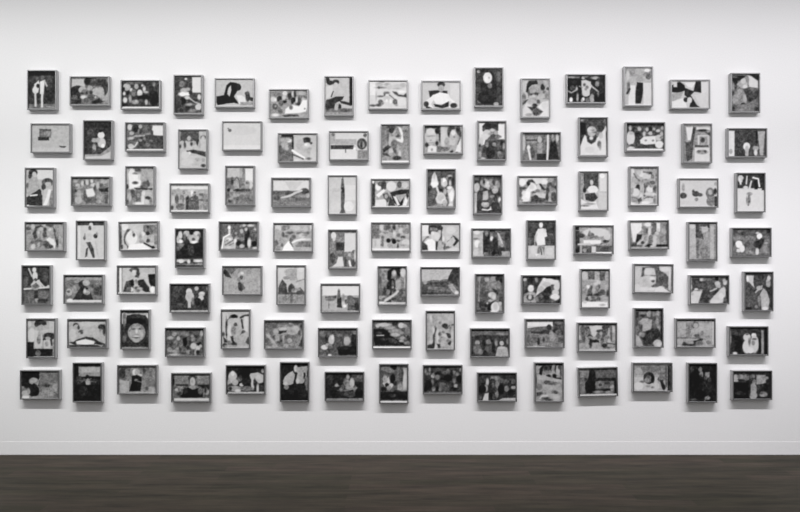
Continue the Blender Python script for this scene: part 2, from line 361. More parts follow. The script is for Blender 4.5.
DATA = """
#1 15,60
P l97,80 two pale figures standing before dark foliage
b60;r97,80,330,125,28;e280,230,45,100,42;e120,300,25,90,55;e265,180,30,60,70;r97,350,330,400,105;l6,150 250,370 325,380;e180,150,14,18,90;p205 150,190 185,160 195,190 180,260 140,250;e158,240,24,28,205;l16,195 158,260 160,365;e180,205,14,16,50;e215,140,14,18,100;p215 195,170 235,155 225,270 195,270;l18,205 212,260 212,370;l12,180 230,165 250,205;l8,40 182,280 182,350
L l437,130 two faces pressed close, one bending over the other
~65,74,16;b110;e690,200,40,130,150;r100,75,310,200,185;e200,290,130,110,45;e270,250,60,60,175;e300,320,60,80,120;e285,365,50,28,205;e265,305,28,14,60;e340,300,18,22,60;r95,400,250,470,50;e150,370,40,40,95;e420,120,120,70,62;e350,110,50,60,35;p62 480,80 640,80 690,150 680,280 650,340 610,290 570,170 480,200;e450,85,40,20,110;e390,220,45,40,160;e490,280,70,60,175;e560,290,60,90,165;p160 580,340 640,345 690,260 740,300 740,430 590,420;e410,290,25,25,60;e420,370,60,45,95;e480,365,15,15,180;p45 420,440 540,380 600,440 560,465 430,470;e330,420,40,40,80;e690,440,60,30,140
@110,60
L l85,160 pale faces crowded in a dark room
~116,78,16;b60;e110,150,30,40,60;e170,140,55,60,165;e150,130,40,40,180;e110,170,25,30,30;e235,185,25,28,200;e320,130,35,45,170;e415,115,20,22,190;e445,170,25,45,195;e470,220,40,18,170;e375,235,45,50,195;e370,215,30,30,210;e230,80,60,20,110;e340,70,60,18,90;e600,95,20,45,130;e610,210,30,20,90;e125,245,22,28,210;e180,240,20,25,35;e280,230,40,60,110;e140,350,35,45,205;e140,430,40,20,25;e220,330,25,60,150;e300,380,60,35,140;e320,365,20,18,180;p22 320,290 480,260 540,300 520,340 340,330;e400,400,35,30,50;e480,385,25,45,180;e540,400,30,40,120;e600,320,80,130,30;e560,180,40,60,45;r90,455,690,482,235
P l508,118 bent pale figure beside a bright window
~163,78,16;b70;r460,-20,605,230,210;e360,10,20,16,225;e290,90,50,50,120;e400,110,40,40,60;e430,140,35,35,60;e220,60,40,60,60;e330,200,60,45,170;e310,255,70,35,225;e390,250,40,30,225;e390,180,40,30,160;e380,310,45,30,195;e440,235,30,30,45;e505,265,25,25,75;e500,345,50,25,60;e575,300,30,45,200;l20,190 420,320 500,380 600,420;l14,90 380,370 460,410;e310,370,50,60,30;e230,400,60,100,55;e420,420,60,20,160;e390,470,50,20,45;e560,460,50,50,195;e470,520,60,30,130;e260,520,60,50,70;r185,556,610,575,190
@205,60
L l78,145 dark-coated figure leaning over a pale companion
b185;p25 90,290 150,280 170,200 200,175 250,180 285,215 260,240 230,290 270,350 230,340 180,345 100,360 90,340;p190 185,220 205,200 210,240 195,290 175,270;e262,215,25,28,35;p215 250,280 290,280 320,300 325,365 270,350;e340,290,18,40,60;p60 340,290 385,300 380,330 350,320;r280,335,385,370,150;r90,362,390,378,200;e330,265,14,14,80
L l512,232 dark-haired diners around a white table
~264,86,16;b150;r100,80,700,150,130;e330,115,40,40,205;e140,210,40,40,200;e180,215,20,30,215;e245,195,40,40,50;e225,220,20,30,60;e270,270,40,50,95;e330,245,30,28,30;e320,180,30,40,190;e350,215,20,14,90;e410,160,35,60,60;e455,120,16,40,200;e495,120,20,60,50;e465,220,40,40,35;e450,260,20,25,50;e560,230,30,70,75;e545,285,40,20,50;e520,220,16,40,200;e600,110,70,30,170;e640,170,50,20,90;e620,210,14,40,190;e175,325,45,50,85;e180,320,16,16,140;e260,400,40,35,100;e230,350,25,25,120;p228 340,350 450,300 560,320 620,220 690,220 690,400 560,430 330,440;e330,330,40,30,160;e430,340,30,35,110;e650,360,12,12,130;e180,460,60,25,215;p60 290,470 420,450 540,460 560,480 330,490;e640,460,50,20,160;e690,400,16,40,150
@310,60
P l115,128 seated person in dark trousers by a dark door edge
b185;r315,140,345,360,35;p40 125,140 150,140 165,180 130,180;e160,180,25,18,45;e205,175,28,20,50;e205,195,18,18,190;p200 130,210 180,200 185,280 130,310;l8,60 185,250 170,290;p50 130,320 210,290 270,290 260,315 210,340 190,400 140,390;p45 230,320 340,345 330,365 250,345;e235,375,15,25,50;r125,385,340,420,110;p170 200,345 230,350 220,400 195,400;e275,400,40,14,90;e140,360,20,40,60;r120,415,345,440,150
L l468,160 pale room with two small dark bent shapes
~363,78,16;b205;r100,60,200,270,220;e300,55,40,18,130;e260,100,60,30,180;e390,100,50,25,165;e295,150,80,16,130;e250,150,18,18,100;e420,140,40,40,190;e570,130,110,35,190;e640,110,50,30,175;e540,165,50,10,160;p70 470,210 540,220 570,260 650,270 690,240 705,310 660,300 560,290 500,250;e620,215,60,20,225;e380,235,45,22,120;e345,255,14,30,110;e385,270,18,16,215;e280,290,50,14,100;e210,290,10,50,170;e380,320,60,40,190;l16,110 425,270 520,350;e515,380,40,45,85;e535,430,20,16,150;e280,380,40,40,110;e250,430,45,22,75;e310,400,25,25,140;e150,437,45,18,80;e380,360,20,25,225;e440,370,18,30,225;e620,380,70,60,212;e440,430,60,20,205
@410,60
L l92,165 bare-chested person sitting with elbows spread wide
b190;r320,185,400,380,205;p45 150,245 220,240 300,245 300,270 240,270 160,300;e250,195,30,22,50;e250,225,24,28,165;p225 180,280 240,255 310,270 330,320 280,350 210,350 190,320;p220 120,330 190,275 200,300 170,350 190,390 120,360;p45 190,350 250,360 310,330 310,370 260,385 200,370;l16,225 320,310 350,335 320,370;e350,362,28,20,45;e130,350,20,22,60;p60 125,360 180,385 130,385;r100,385,400,395,150
P r748,58 dark-clothed person with one pale face
b65;p45 590,110 660,90 700,200 690,350 550,350 560,250;e622,140,36,45,215;e632,140,8,8,170;e614,150,14,20,225;e640,205,18,22,120;e550,90,14,12,170;e710,130,18,40,90;e565,290,25,40,100;e690,350,22,16,170;e560,330,20,14,120;e600,85,40,12,45;r525,360,745,370,150;e600,300,60,50,40
@510,60
P l90,147 short-haired person resting chin on hands
~505,77,12.5;b175;r215,45,280,290,185;p45 265,180 275,90 300,45 400,40 430,80 400,100 340,95 300,130 290,200;e390,170,80,80,155;e380,130,50,40,165;e320,215,25,14,75;e395,208,38,18,70;e360,240,22,20,190;e300,200,12,40,90;e350,280,40,30,150;e450,70,40,40,150;e475,125,28,40,55;e540,145,20,20,70;e520,80,35,40,170;e495,185,25,20,120;e530,220,35,45,150;e450,260,40,60,175;e240,260,25,60,120;p75 220,320 270,280 295,280 250,330 225,350;p205 225,400 270,320 330,290 340,340 310,380 350,490 225,490;e330,310,50,30,170;p60 285,370 340,375 390,330 410,350 380,400 340,420;e420,305,22,25,90;e370,350,25,20,50;p85 340,420 400,380 480,430 430,470 400,480 360,470;e390,460,25,20,60;p215 410,370 470,310 560,290 560,490 430,490 480,430;e500,350,40,40,205;e300,470,40,20,150;e520,270,30,8,120
L r768,112 pale tangled figures against black
~561,72,16;b35;r110,65,300,95,110;e180,80,50,14,150;r115,100,320,260,22;e190,250,40,40,75;e200,160,60,30,40;e255,260,16,35,180;l22,160 115,300 170,325 240,290;e165,440,28,40,230;e270,410,20,70,150;e220,430,20,50,35;e310,430,20,50,30;p195 330,130 400,120 480,150 500,220 470,290 460,370 400,380 340,330 330,220;e360,90,25,25,180;e430,70,60,20,110;e460,95,35,35,50;e550,90,60,25,165;e380,200,20,25,90;e420,240,25,25,110;e400,270,18,20,130;l16,150 300,225 340,240;e520,180,30,25,40;e585,185,35,45,125;l24,180 480,210 540,260 600,310;e520,310,40,35,55;e600,120,14,30,60;e660,250,40,180,50;e690,130,20,60,30;e400,350,60,40,195;e360,430,25,30,220;e430,440,35,40,100;e500,420,40,70,160;e580,420,50,50,20;e660,400,45,60,25;r100,480,700,500,150;e600,350,16,40,110;e340,460,20,30,160
@610,60
P r345,52 tall dark figure between two pale columns
b175;r125,65,335,130,140;e310,130,22,25,100;e240,90,40,30,170;e300,80,25,15,220;p40 220,175 265,180 270,250 250,345 200,345 205,260;e240,150,30,22,150;r270,180,335,360,205;r150,200,205,360,210;e150,220,14,50,110;l14,60 140,265 160,230;r120,355,340,370,235;e145,120,15,40,190
L r802,157 black angular shapes on white
b190;p30 500,200 560,170 600,200 610,240 560,260 500,255;r510,175,540,215,200;p215 600,180 690,175 660,220 630,215;p35 690,170 730,170 735,260 670,250;p40 600,220 680,250 650,280 700,360 720,375 640,375 650,320 600,280;p150 500,270 590,250 570,300 500,330;p215 500,330 600,300 620,380 500,380;e610,315,18,20,50;e640,320,20,25,200;e780,190,10,20,235;r735,175,795,380,205;p200 680,280 790,250 790,380 730,375
@690,60
P r562,103 pale-hatted person turned aside in grey clothes
~712,72,12.5;b110;p28 245,40 430,40 390,90 330,110 310,190 290,150 260,110;p28 480,30 590,30 590,100 540,80;e290,60,35,14,110;e265,180,30,40,130;e300,170,14,40,60;p205 450,40 500,50 580,110 580,190 540,200 470,180 460,110;p165 315,150 360,110 410,70 450,110 450,180 420,210 370,190;e400,110,35,35,190;e420,180,30,25,205;e450,90,20,40,130;p140 270,330 300,260 340,210 380,210 430,270 440,370 420,400 270,400;e300,330,40,50,150;e420,330,25,50,170;e350,240,30,30,155;p70 390,210 480,190 585,220 580,320 500,370 450,360 430,280;e520,220,50,30,95;e500,340,30,25,45;e480,260,40,40,60;e395,400,25,18,30;e400,440,100,40,120;e540,390,40,50,110;e300,450,40,40,100;e270,460,25,30,50;e560,460,30,25,55;e350,470,50,20,130;e260,260,16,25,50
#2 15,110
L l125,108 pale wall bearing a dark block and small bowl
b178;r190,150,285,220,110;e255,185,30,20,140;r180,215,268,242,50;l8,80 200,155 280,160;p50 350,285 405,290 380,315;r130,300,430,335,185
P l545,82 small white-clad child on a dark slope
b60;r550,90,770,140,45;e685,200,28,28,215;e690,260,32,40,195;e700,285,14,16,230;e630,240,22,18,160;e660,240,20,20,170;e630,300,14,30,150;p150 550,355 680,350 770,280 770,395 550,395;p190 560,370 690,365 760,330 760,390 560,390;e680,165,14,12,40;e600,180,30,30,75;e625,330,14,16,80
@110,115
L l120,58 reclining figures with one white square above
~120,120,16;b95;e150,110,40,50,200;e240,130,55,60,55;e240,150,30,40,35;e320,100,30,30,170;e320,180,40,25,70;e180,210,35,30,170;e420,110,50,50,110;e470,120,40,60,80;e430,220,40,16,160;p218 520,85 685,85 685,245 540,250 500,170;l30,165 130,310 240,255 380,245;e220,310,50,20,80;e170,290,50,20,185;p75 400,260 530,240 690,260 690,460 260,460 300,320;e320,320,25,25,160;e345,290,20,18,70;e385,295,20,30,120;e490,330,25,15,130;e170,420,50,45,190;l24,200 150,440 230,420 270,360;e210,370,25,20,110;e440,390,40,30,110;r100,462,700,485,232;e500,190,25,30,70;e290,180,14,30,140
P l545,115 two people behind a pale counter
~168,133,16;b185;r190,-40,490,130,85;e330,85,30,40,180;e220,160,30,40,180;e265,180,20,50,70;l34,190 290,140 320,210 370,225;e410,160,30,35,170;e370,170,20,30,70;e470,140,25,50,60;e430,215,25,25,190;e560,70,45,35,90;e555,110,35,70,190;e545,200,50,60,190;e500,190,20,50,160;p60 290,280 400,265 500,280 600,300 600,380 540,360 440,330 380,320 340,300 290,310;e335,320,25,25,220;e270,350,70,60,200;e400,400,90,40,190;e470,420,40,30,165;e560,430,25,30,150;e300,470,100,60,195;e560,520,40,25,80;e430,500,60,20,180;e190,210,16,30,70
@205,110
L l137,90 blank pale sky and one tiny dark speck
b205;e290,160,120,40,198;r150,280,445,310,215;e197,162,13,11,70;l8,110 182,145 200,165
@270,115
L l63,145 dark-haired pale face lying beside grey fabric
~273,131,16;b185;r95,75,320,480,130;r130,55,320,95,45;e250,150,50,30,225;e190,140,70,30,170;e180,210,50,60,165;e215,260,35,60,170;e110,290,30,60,85;p105 100,290 180,290 250,320 320,370 320,480 100,480;r300,95,330,290,55;e270,250,30,40,110;r335,75,690,480,190;e540,150,60,50,60;e540,120,50,20,50;e600,190,25,20,60;e460,200,20,20,80;e545,215,50,35,210;e525,215,20,16,235;e430,220,60,90,180;e520,340,80,70,180;e590,320,50,60,170;e640,370,45,100,195;l34,240 310,310 400,370 490,425;l20,80 310,375 380,400 480,445;e570,440,40,20,110;e380,460,40,16,205
L l472,128 long dark band and round wheel on white
b200;r480,145,520,230,165;r520,190,690,235,170;r530,145,760,190,205;r485,240,670,272,65;e735,230,40,45,75;e735,235,22,28,150;e730,235,10,28,60;e675,270,10,14,230;l5,80 670,285 690,280;r480,275,690,350,212;r700,280,780,350,140;e760,160,14,16,100;r600,270,608,300,100;e505,155,12,12,110
@370,115
P l87,72 crouching person raising one pale arm
~363,122,12.5;b145;e270,150,40,120,125;e310,180,15,70,95;e360,60,60,25,80;e360,105,38,32,50;e400,130,20,30,170;e440,110,30,40,130;e435,170,25,20,70;e400,150,30,20,160;p222 440,60 475,70 500,130 515,230 490,260 440,240 380,230 400,200 470,210 480,170 455,110;e520,115,20,14,100;p180 330,180 400,180 430,240 360,250 330,270;e340,230,18,60,185;e390,270,40,50,110;e420,320,35,80,120;e395,350,25,50,100;e440,330,18,60,160;e460,400,20,50,195;e350,370,30,40,190;e370,410,40,30,160;p55 240,340 310,285 350,310 300,350 260,380;p70 240,385 300,390 345,430 300,430 250,405;e425,450,55,28,60;e540,250,35,120,140;e530,160,30,60,120;r230,480,590,505,225;e290,450,40,25,150;e520,400,40,60,150
L l430,78 two large smiling faces side by side
~417,122,16;b165;r110,60,380,100,45;e130,140,25,40,90;e220,230,90,130,192;e220,150,70,50,205;e190,225,25,8,140;e260,220,25,8,140;e220,330,40,10,150;e220,290,14,10,150;e330,140,40,50,40;e365,220,18,80,65;e325,240,20,50,170;e155,365,28,35,55;e320,340,22,35,50;p215 180,390 230,370 310,390 310,480 170,480;e240,440,14,20,150;r320,380,390,480,115;r385,90,530,380,190;e420,240,35,150,200;e560,90,60,30,75;e520,160,35,80,75;e660,130,40,70,60;e690,190,25,50,75;e585,240,65,110,180;e580,170,35,40,215;e595,235,16,14,120;e570,330,50,50,190;e480,320,40,70,160;p110 370,390 450,400 530,400 520,450 430,470 380,440;e540,385,40,18,150;p220 610,480 660,330 700,260 710,430 700,480;l14,100 690,260 650,350;e555,470,25,16,50;e635,485,20,10,80;r715,100,740,480,150
@465,113
P l100,62 dark-haired person in a mottled dark top before white
~460,119,12.5;b100;r240,50,320,320,220;r470,60,560,250,222;p60 280,90 320,45 480,45 480,140 430,150 410,110 340,130 290,150;e400,80,60,30,45;e300,130,20,20,100;e340,180,50,50,195;e410,140,40,20,190;e310,220,50,40,205;e400,180,35,20,140;e420,220,40,35,85;e470,220,30,30,110;e450,170,25,25,170;e500,220,20,14,120;e265,280,30,50,190;p70 320,265 560,265 570,500 270,500 280,400;e340,320,20,35,140;e430,315,25,25,150;e460,270,25,14,70;e380,340,20,40,60;e380,420,60,70,45;e400,360,40,20,60;e490,330,30,50,90;e520,300,18,30,50;e510,450,40,45,110;e490,420,25,20,140;e550,340,16,40,150;e250,330,14,20,60;e250,440,18,40,160;e300,400,20,30,60;e290,490,30,14,170;e300,450,25,25,90;e560,440,14,50,90
L r768,152 people standing in a line, one in a black dress
b110;r450,160,765,172,50;e470,240,16,70,180;r490,185,580,240,140;r490,210,580,222,70;e600,210,18,28,180;r580,240,620,320,150;e510,275,14,20,215;l16,210 510,290 525,370;l16,210 665,180 665,250 660,370;r575,325,650,375,50;p45 690,190 730,230 755,370 670,370 680,280;e705,200,14,30,150;e740,200,12,30,190;e545,310,14,50,90;e560,270,12,30,120;r630,190,645,320,120
@570,110
P r305,57 bearded pale-robed person against dark leaves
~562,116,12.5;b70;e260,50,30,14,140;e320,65,14,20,140;r230,80,300,230,30;e400,70,120,30,80;e440,120,60,30,70;e490,150,45,40,55;e540,80,20,50,100;e375,190,55,65,180;e350,170,30,30,200;e420,200,30,14,110;e400,175,30,10,130;e455,225,25,30,130;e370,275,25,22,205;p60 310,250 340,260 350,300 400,300 420,250 430,280 400,340 350,345 315,310;p212 230,380 260,290 290,230 310,260 320,320 370,350 420,320 440,270 500,200 550,130 560,490 230,490;e470,350,25,40,110;e490,240,25,40,185;e480,390,14,30,150;e350,420,60,40,200;e240,270,14,50,60;e550,160,12,30,200
L r762,97 white-shirted group gathered round a dark bench
~619,120,16;b80;r110,50,730,90,40;e185,130,22,40,180;e140,160,20,50,70;e250,150,30,40,45;e330,140,30,35,180;e280,160,25,20,90;e190,290,70,110,205;e200,210,40,25,180;e310,220,50,45,50;e305,340,45,60,65;e410,220,25,40,190;e455,150,25,30,170;e450,230,20,30,90;e510,140,30,40,40;e565,145,25,25,175;e510,210,35,30,180;e560,190,20,30,90;e630,170,35,25,195;e630,210,45,16,90;e700,130,25,30,160;e690,220,25,40,170;p215 340,320 400,260 600,250 600,380 420,395 350,370;e435,325,16,14,120;e550,325,16,14,120;e640,280,50,50,190;e690,280,30,25,130;e650,390,70,60,215;p65 270,400 580,395 590,440 280,450;e205,400,25,18,60;r130,455,720,490,225;e190,450,60,30,200;e720,430,14,30,70;e130,420,25,20,140
@670,115
P r338,68 curtain beside pictures on a pale wall
b150;p215 130,95 190,95 170,200 145,200;p75 190,90 210,100 190,220 180,350 140,370 120,280 120,220 170,210;r215,95,325,120,205;e265,122,40,10,50;p90 270,130 325,140 325,170;r225,160,315,245,200;r240,170,305,240,150;e265,200,18,22,70;r205,240,310,255,80;r200,260,320,370,205;e260,295,45,18,140;e235,290,14,10,80;e285,290,10,10,90;r110,90,130,370,130
L r778,105 two small pale figures in a dark doorway
b85;r470,125,520,330,215;e490,290,14,20,160;r525,125,700,330,65;e618,250,28,32,220;e620,275,16,30,180;e618,310,14,20,170;p170 705,130 765,130 750,320 725,320;e690,265,25,20,160;e690,300,14,25,210;r462,330,778,340,110;r690,130,705,230,40;e650,290,10,30,90
#3 15,158
P l78,78 two dark-haired people, one leaning forward
b175;r170,95,310,170,205;e140,115,35,30,55;e150,130,18,22,190;e115,145,14,18,70;p165 100,170 170,150 200,230 180,300 100,310;e255,195,45,35,80;e260,215,28,25,170;e225,230,18,25,70;p185 230,250 290,250 260,380 220,380;r270,260,310,390,130;p50 85,315 190,250 215,300 215,380 90,380;l26,215 272,262 258,320 230,388;e95,220,10,20,90;l14,210 120,300 170,295;r160,380,310,395,90;e190,270,16,20,55;e100,380,10,10,190
L l447,148 grey group around one white round shape
~66,173,16;b125;r90,65,700,95,60;e150,130,30,20,170;e180,205,35,40,180;e255,165,25,40,190;e330,150,30,45,190;e405,130,25,30,200;e430,190,45,30,190;e290,210,25,20,150;e210,230,40,20,160;e290,170,12,30,80;e370,160,14,30,110;e460,240,20,50,80;e500,200,25,60,180;e560,200,25,40,85;e600,140,70,30,165;e620,210,30,20,130;p60 520,250 670,235 670,300 600,300 530,295;e640,275,30,25,40;p212 310,260 420,240 460,340 440,370 340,385 315,330;e200,330,40,60,160;e190,430,60,60,170;e130,280,35,30,70;e110,350,20,120,85;p95 270,320 310,330 330,390 440,390 470,370 480,480 320,480 270,420;e530,390,50,90,135;e520,460,35,30,160;r615,310,665,490,100;r670,100,740,490,150;e150,230,30,20,110;e290,330,18,60,85
@115,158
P l83,65 white-shirted person above two seated grey figures
~108,165,12.5;b165;r410,50,560,300,160;r225,30,560,45,80;e280,80,25,25,90;e370,60,40,25,90;e310,85,20,25,190;e290,120,40,80,215;e330,110,30,20,130;p222 250,110 380,120 410,200 400,260 320,290 260,290;e335,222,34,18,65;e390,150,20,40,200;e440,160,40,60,160;e470,240,50,45,90;e490,215,15,30,80;e430,275,35,25,90;p55 320,285 550,290 550,310 440,310 340,305;e235,270,16,30,60;e290,290,25,15,220;r230,310,430,500,130;e300,350,30,50,85;e370,390,30,70,100;e375,375,20,25,150;e260,400,25,60,170;e440,350,25,30,200;e430,430,22,70,205;e500,350,40,40,170;e495,412,35,22,65;e480,460,30,30,190;e380,480,60,20,210;e535,460,20,40,120;e240,460,14,30,90
L l437,203 row of standing people in grey coats
~166,181,16;b165;r90,85,670,130,215;e400,150,60,25,190;e190,150,35,35,165;e275,185,22,28,130;e110,190,40,40,150;e110,310,30,60,190;e410,195,20,45,220;e455,185,16,16,90;e460,215,40,20,150;e170,290,30,70,85;e250,280,40,60,120;e240,330,25,30,160;e225,410,70,55,110;p65 310,260 350,230 370,280 360,460 310,460;p95 360,270 470,220 520,290 520,460 360,460;e410,290,14,10,150;e485,265,25,25,80;e430,380,60,70,95;e560,215,35,25,105;e570,180,30,16,180;e545,260,30,14,170;e620,330,60,130,130;e560,340,30,25,165;e560,420,30,40,145;e90,425,25,35,75;e560,300,40,14,100;r70,468,690,495,220
@215,158
P l82,62 pale figures under a post in grey grass
~208,164,12.5;b125;r240,50,400,165,185;r390,50,430,170,165;r430,50,460,190,120;r462,55,560,230,215;e530,260,30,50,195;e300,220,20,50,75;e250,230,25,50,110;e255,325,22,22,50;e360,240,45,75,160;l10,90 330,200 355,160 390,210 395,290;e420,240,25,50,120;e440,200,20,40,130;e485,250,35,45,150;e490,240,18,14,100;e480,290,30,16,140;p70 310,330 370,310 400,310 520,310 520,345 400,345;e360,325,25,16,50;e290,330,20,20,150;r230,350,570,510,125;e350,390,50,25,160;e430,380,40,25,155;e370,430,20,20,90;e270,460,20,20,80;e290,420,25,30,145;e320,470,25,30,150;e420,440,40,60,115;e500,440,60,60,110;e545,400,25,40,135;e250,400,20,30,95
L l450,157 figure lying in a grey field under pale sky
b115;r465,180,750,260,205;p190 560,190 700,190 640,255 600,260;p95 460,270 540,265 620,270 640,290 460,290;e715,265,35,25,80;e580,270,20,10,100;l18,190 530,320 600,300 650,275 690,260;e630,335,16,30,70;r460,320,755,380,120;e740,300,20,18,170;e700,300,30,14,140;e490,320,25,20,90;r460,380,755,388,80;e680,330,40,14,95
@320,160
P l63,122 single dark post standing on pale ground
b195;r75,145,165,415,190;p85 172,150 188,150 198,250 195,400 205,425 155,425 168,400 165,230;e182,240,12,20,45;r200,200,285,320,205;e230,370,40,40,210;e130,240,40,15,180;r178,135,186,170,110;e120,370,40,40,195
L l407,150 white-clad people sprawled across a dark sofa
b160;r415,170,440,370,60;e425,175,10,12,220;e465,215,22,30,220;e490,190,30,20,90;e510,205,22,40,70;p220 445,280 510,230 525,245 470,300;e570,210,40,40,205;e635,195,20,25,80;e680,200,25,25,190;p45 560,260 650,235 715,235 715,265 600,280 640,340 670,300 660,360 630,370 590,340;p210 585,290 610,290 640,360 620,365;p220 690,280 712,300 690,365 660,365;p210 445,320 530,310 530,370 440,370;p80 500,270 540,260 560,310 540,340 510,300;p60 560,290 590,330 600,365 545,365;r430,370,715,380,220;e530,290,14,20,150;e700,280,10,30,60
@420,160
P l55,70 pale-faced person beside a white lamp, dark background
~409,167,12.5;b85;r230,30,575,55,60;p215 270,220 290,110 320,65 345,110 370,210 350,255 300,260;e320,210,40,30,225;e318,110,16,40,185;l26,205 350,260 370,320;e260,280,30,40,60;e400,290,18,14,45;e395,390,65,75,195;e400,380,40,40,180;e440,420,30,25,210;e300,340,50,60,95;e290,430,50,40,90;e440,190,38,60,200;e440,165,25,25,230;e410,160,12,20,180;e460,205,20,30,190;e510,110,25,14,185;e480,140,20,20,140;e515,150,30,30,70;e550,190,20,50,55;e515,200,14,35,190;e510,260,35,25,215;p190 470,290 550,260 575,300 570,490 510,500;p222 495,340 540,280 560,330 560,420 520,430;l10,100 475,310 490,380 500,470;e450,310,20,40,165;e450,450,30,40,170;e520,480,30,25,205;e390,480,60,14,150;r230,488,580,505,140;e565,440,12,50,110
P l427,118 embracing people over a small white dish
~456,173,12.5;b70;r225,25,570,50,55;e250,80,30,25,90;e260,180,40,60,180;e245,110,14,14,60;r228,250,262,500,195;e245,320,10,60,160;e330,120,25,40,150;e370,130,35,60,160;e350,110,14,30,60;e400,150,30,40,190;e440,110,40,40,130;e480,110,25,30,65;e520,150,30,60,145;e490,210,40,50,175;e450,170,25,30,130;e400,200,20,20,170;l18,50 320,180 380,205 435,225;e320,200,20,20,100;e300,260,30,50,65;p170 340,230 400,220 410,300 390,350 335,345;e300,400,35,80,55;e450,290,30,20,130;e430,260,20,20,90;e370,390,50,40,165;e370,380,25,20,185;e370,350,50,14,60;e440,350,30,30,90;e470,360,18,14,140;e440,400,20,14,70;l18,215 335,455 400,465 450,440;e440,440,20,20,230;e390,435,30,10,70;e480,420,40,60,55;e545,330,22,40,175;e550,335,12,20,225;e530,270,40,25,55;e510,300,25,25,75;e530,440,35,60,60;e560,390,12,40,110;e380,485,90,12,70;e400,120,16,20,200;e560,200,12,60,110
@510,160
L l65,127 white-shirted person bending over a bed
~513,173,16;b150;r105,80,560,180,205;e150,150,50,60,220;p65 220,150 250,105 310,100 350,140 360,170 320,150 270,150 270,190 240,200;e250,170,30,25,55;p75 105,230 170,215 225,240 190,260 150,260 150,340 110,380;e130,320,25,50,95;e180,320,40,40,205;p215 240,230 300,160 370,190 400,260 320,290 280,330 270,440 200,470 110,460 190,300;e300,220,40,40,200;e330,310,35,18,90;e240,350,40,60,225;e420,220,40,50,195;p55 420,170 450,170 490,220 530,260 500,280 460,250;e400,290,40,30,125;p190 330,330 420,300 530,340 520,400 440,400 360,340;e480,350,60,25,185;e450,310,60,14,150;p70 290,380 360,350 420,390 520,410 540,470 290,470;e370,380,30,25,45;e590,190,45,40,75;e560,280,30,60,70;e600,230,20,25,130;e660,130,40,50,110;e650,220,25,40,100;e690,230,20,30,70;e550,390,25,60,55;e590,350,16,40,150;e660,380,50,80,75;e590,450,20,40,170;e640,260,25,30,120;r110,460,700,490,95;e140,435,20,18,120;e120,470,30,14,140;e510,130,40,40,215;e600,110,50,20,150
P r788,90 white-topped person sitting by a bright window
b175;r590,105,710,230,75;r560,110,590,390,140;e600,240,14,22,50;e655,180,14,22,190;e665,235,42,32,215;p70 600,270 680,260 705,300 670,335 610,320;r720,110,775,250,205;e740,125,20,20,225;r710,260,775,390,190;p210 570,310 620,340 690,330 710,390 570,390;e600,365,35,8,120;e640,350,40,8,150;e650,300,40,25,65
@615,158
P r350,67 pale hands and cloth, softly blurred
~612,165,12.5;b165;r215,30,560,50,105;e260,90,25,50,205;e240,140,14,90,180;l18,105 280,110 310,160 350,195;e380,110,50,40,205;e340,90,30,30,185;e430,150,40,40,195;l20,95 400,85 470,90 510,130;e485,100,25,18,85;e480,140,20,25,195;e510,150,20,30,110;e420,200,50,30,140;e510,220,35,25,80;e460,230,30,20,120;e330,280,32,38,70;e330,275,16,20,50;e270,250,30,40,180;e300,340,50,50,200;e250,320,25,40,150;e380,270,25,50,170;l20,75 410,240 420,290 410,380;e440,260,20,20,90;e380,340,20,30,170;e480,300,40,45,205;e540,300,25,50,85;e500,260,30,20,140;e460,360,60,20,195;e530,370,30,20,200;l16,100 410,420 450,400 510,405;e370,390,20,40,200;l18,110 260,400 320,420;p70 320,430 370,400 380,470 340,480;e280,440,40,30,140;e470,440,60,30,190;e250,480,40,16,205;e420,470,60,20,215;e540,430,20,50,140;e560,150,12,80,130;r225,490,570,505,215
@680,160
L r308,147 three dark splotches across a pale field
b195;e30,284,28,24,70;e30,220,12,30,150;e130,270,28,22,65;e165,278,20,14,75;e110,250,10,14,90;e135,315,14,14,130;e245,265,35,45,110;e245,255,16,22,170;e255,330,40,40,120;e285,250,14,25,60;r280,290,300,370,60;e290,190,12,14,150;e60,340,60,14,190
P r685,102 small figure on white ground beneath dark foliage
b195;r460,112,680,225,60;e490,150,25,30,190;e490,200,16,12,60;l14,210 480,150 490,190;l12,200 540,130 535,190;l14,220 590,140 630,150 640,210;l14,200 575,170 560,230;r600,160,625,240,40;e515,180,12,30,50;r460,235,670,415,205;r660,112,680,240,50;e560,270,22,14,140;l12,110 555,285 550,360;e560,320,10,30,110;e540,320,8,30,150;e530,220,20,14,200
#4 15,210
L l77,95 two long-haired people with heads together
~20,219,16;b145;r90,60,660,85,65;e125,150,45,28,80;e200,120,30,40,180;p75 190,240 240,130 330,90 370,130 280,150 250,200 270,290 230,330;e310,215,50,90,150;e330,160,30,30,170;e290,215,14,30,185;e390,105,25,18,175;e470,95,60,30,75;e390,170,25,40,70;e390,250,40,50,75;e470,220,50,80,155;e470,170,25,25,185;p75 520,120 560,180 560,260 580,330 600,370 590,440 560,330 530,200;p210 410,320 460,290 540,330 565,400 550,480 500,420 430,370;e400,390,60,40,85;e490,440,30,25,50;e440,430,50,40,80;e290,390,70,60,105;e290,410,25,35,160;e350,460,30,30,150;e200,440,35,45,190;e150,400,30,20,130;e190,370,30,25,95;e110,420,20,60,150;r610,100,710,480,150;e630,440,40,40,165;e590,380,16,60,60;e140,260,40,70,140
P l487,85 shirtless person in dark trousers, hands on hips
b190;r495,95,710,122,60;e605,120,16,25,200;e595,145,12,18,70;p195 560,180 590,160 640,180 620,250 575,260;e640,208,16,18,55;e552,225,10,14,80;p75 565,260 600,255 625,310 635,380 620,385 590,310;p70 580,300 575,370 555,380 565,310;l10,140 555,190 555,220;l6,170 640,250 660,370;e590,215,25,30,185;r500,385,710,398,190;e650,190,8,12,150;r500,130,520,380,205
@110,210
L l70,92 pale person lying back in bedclothes
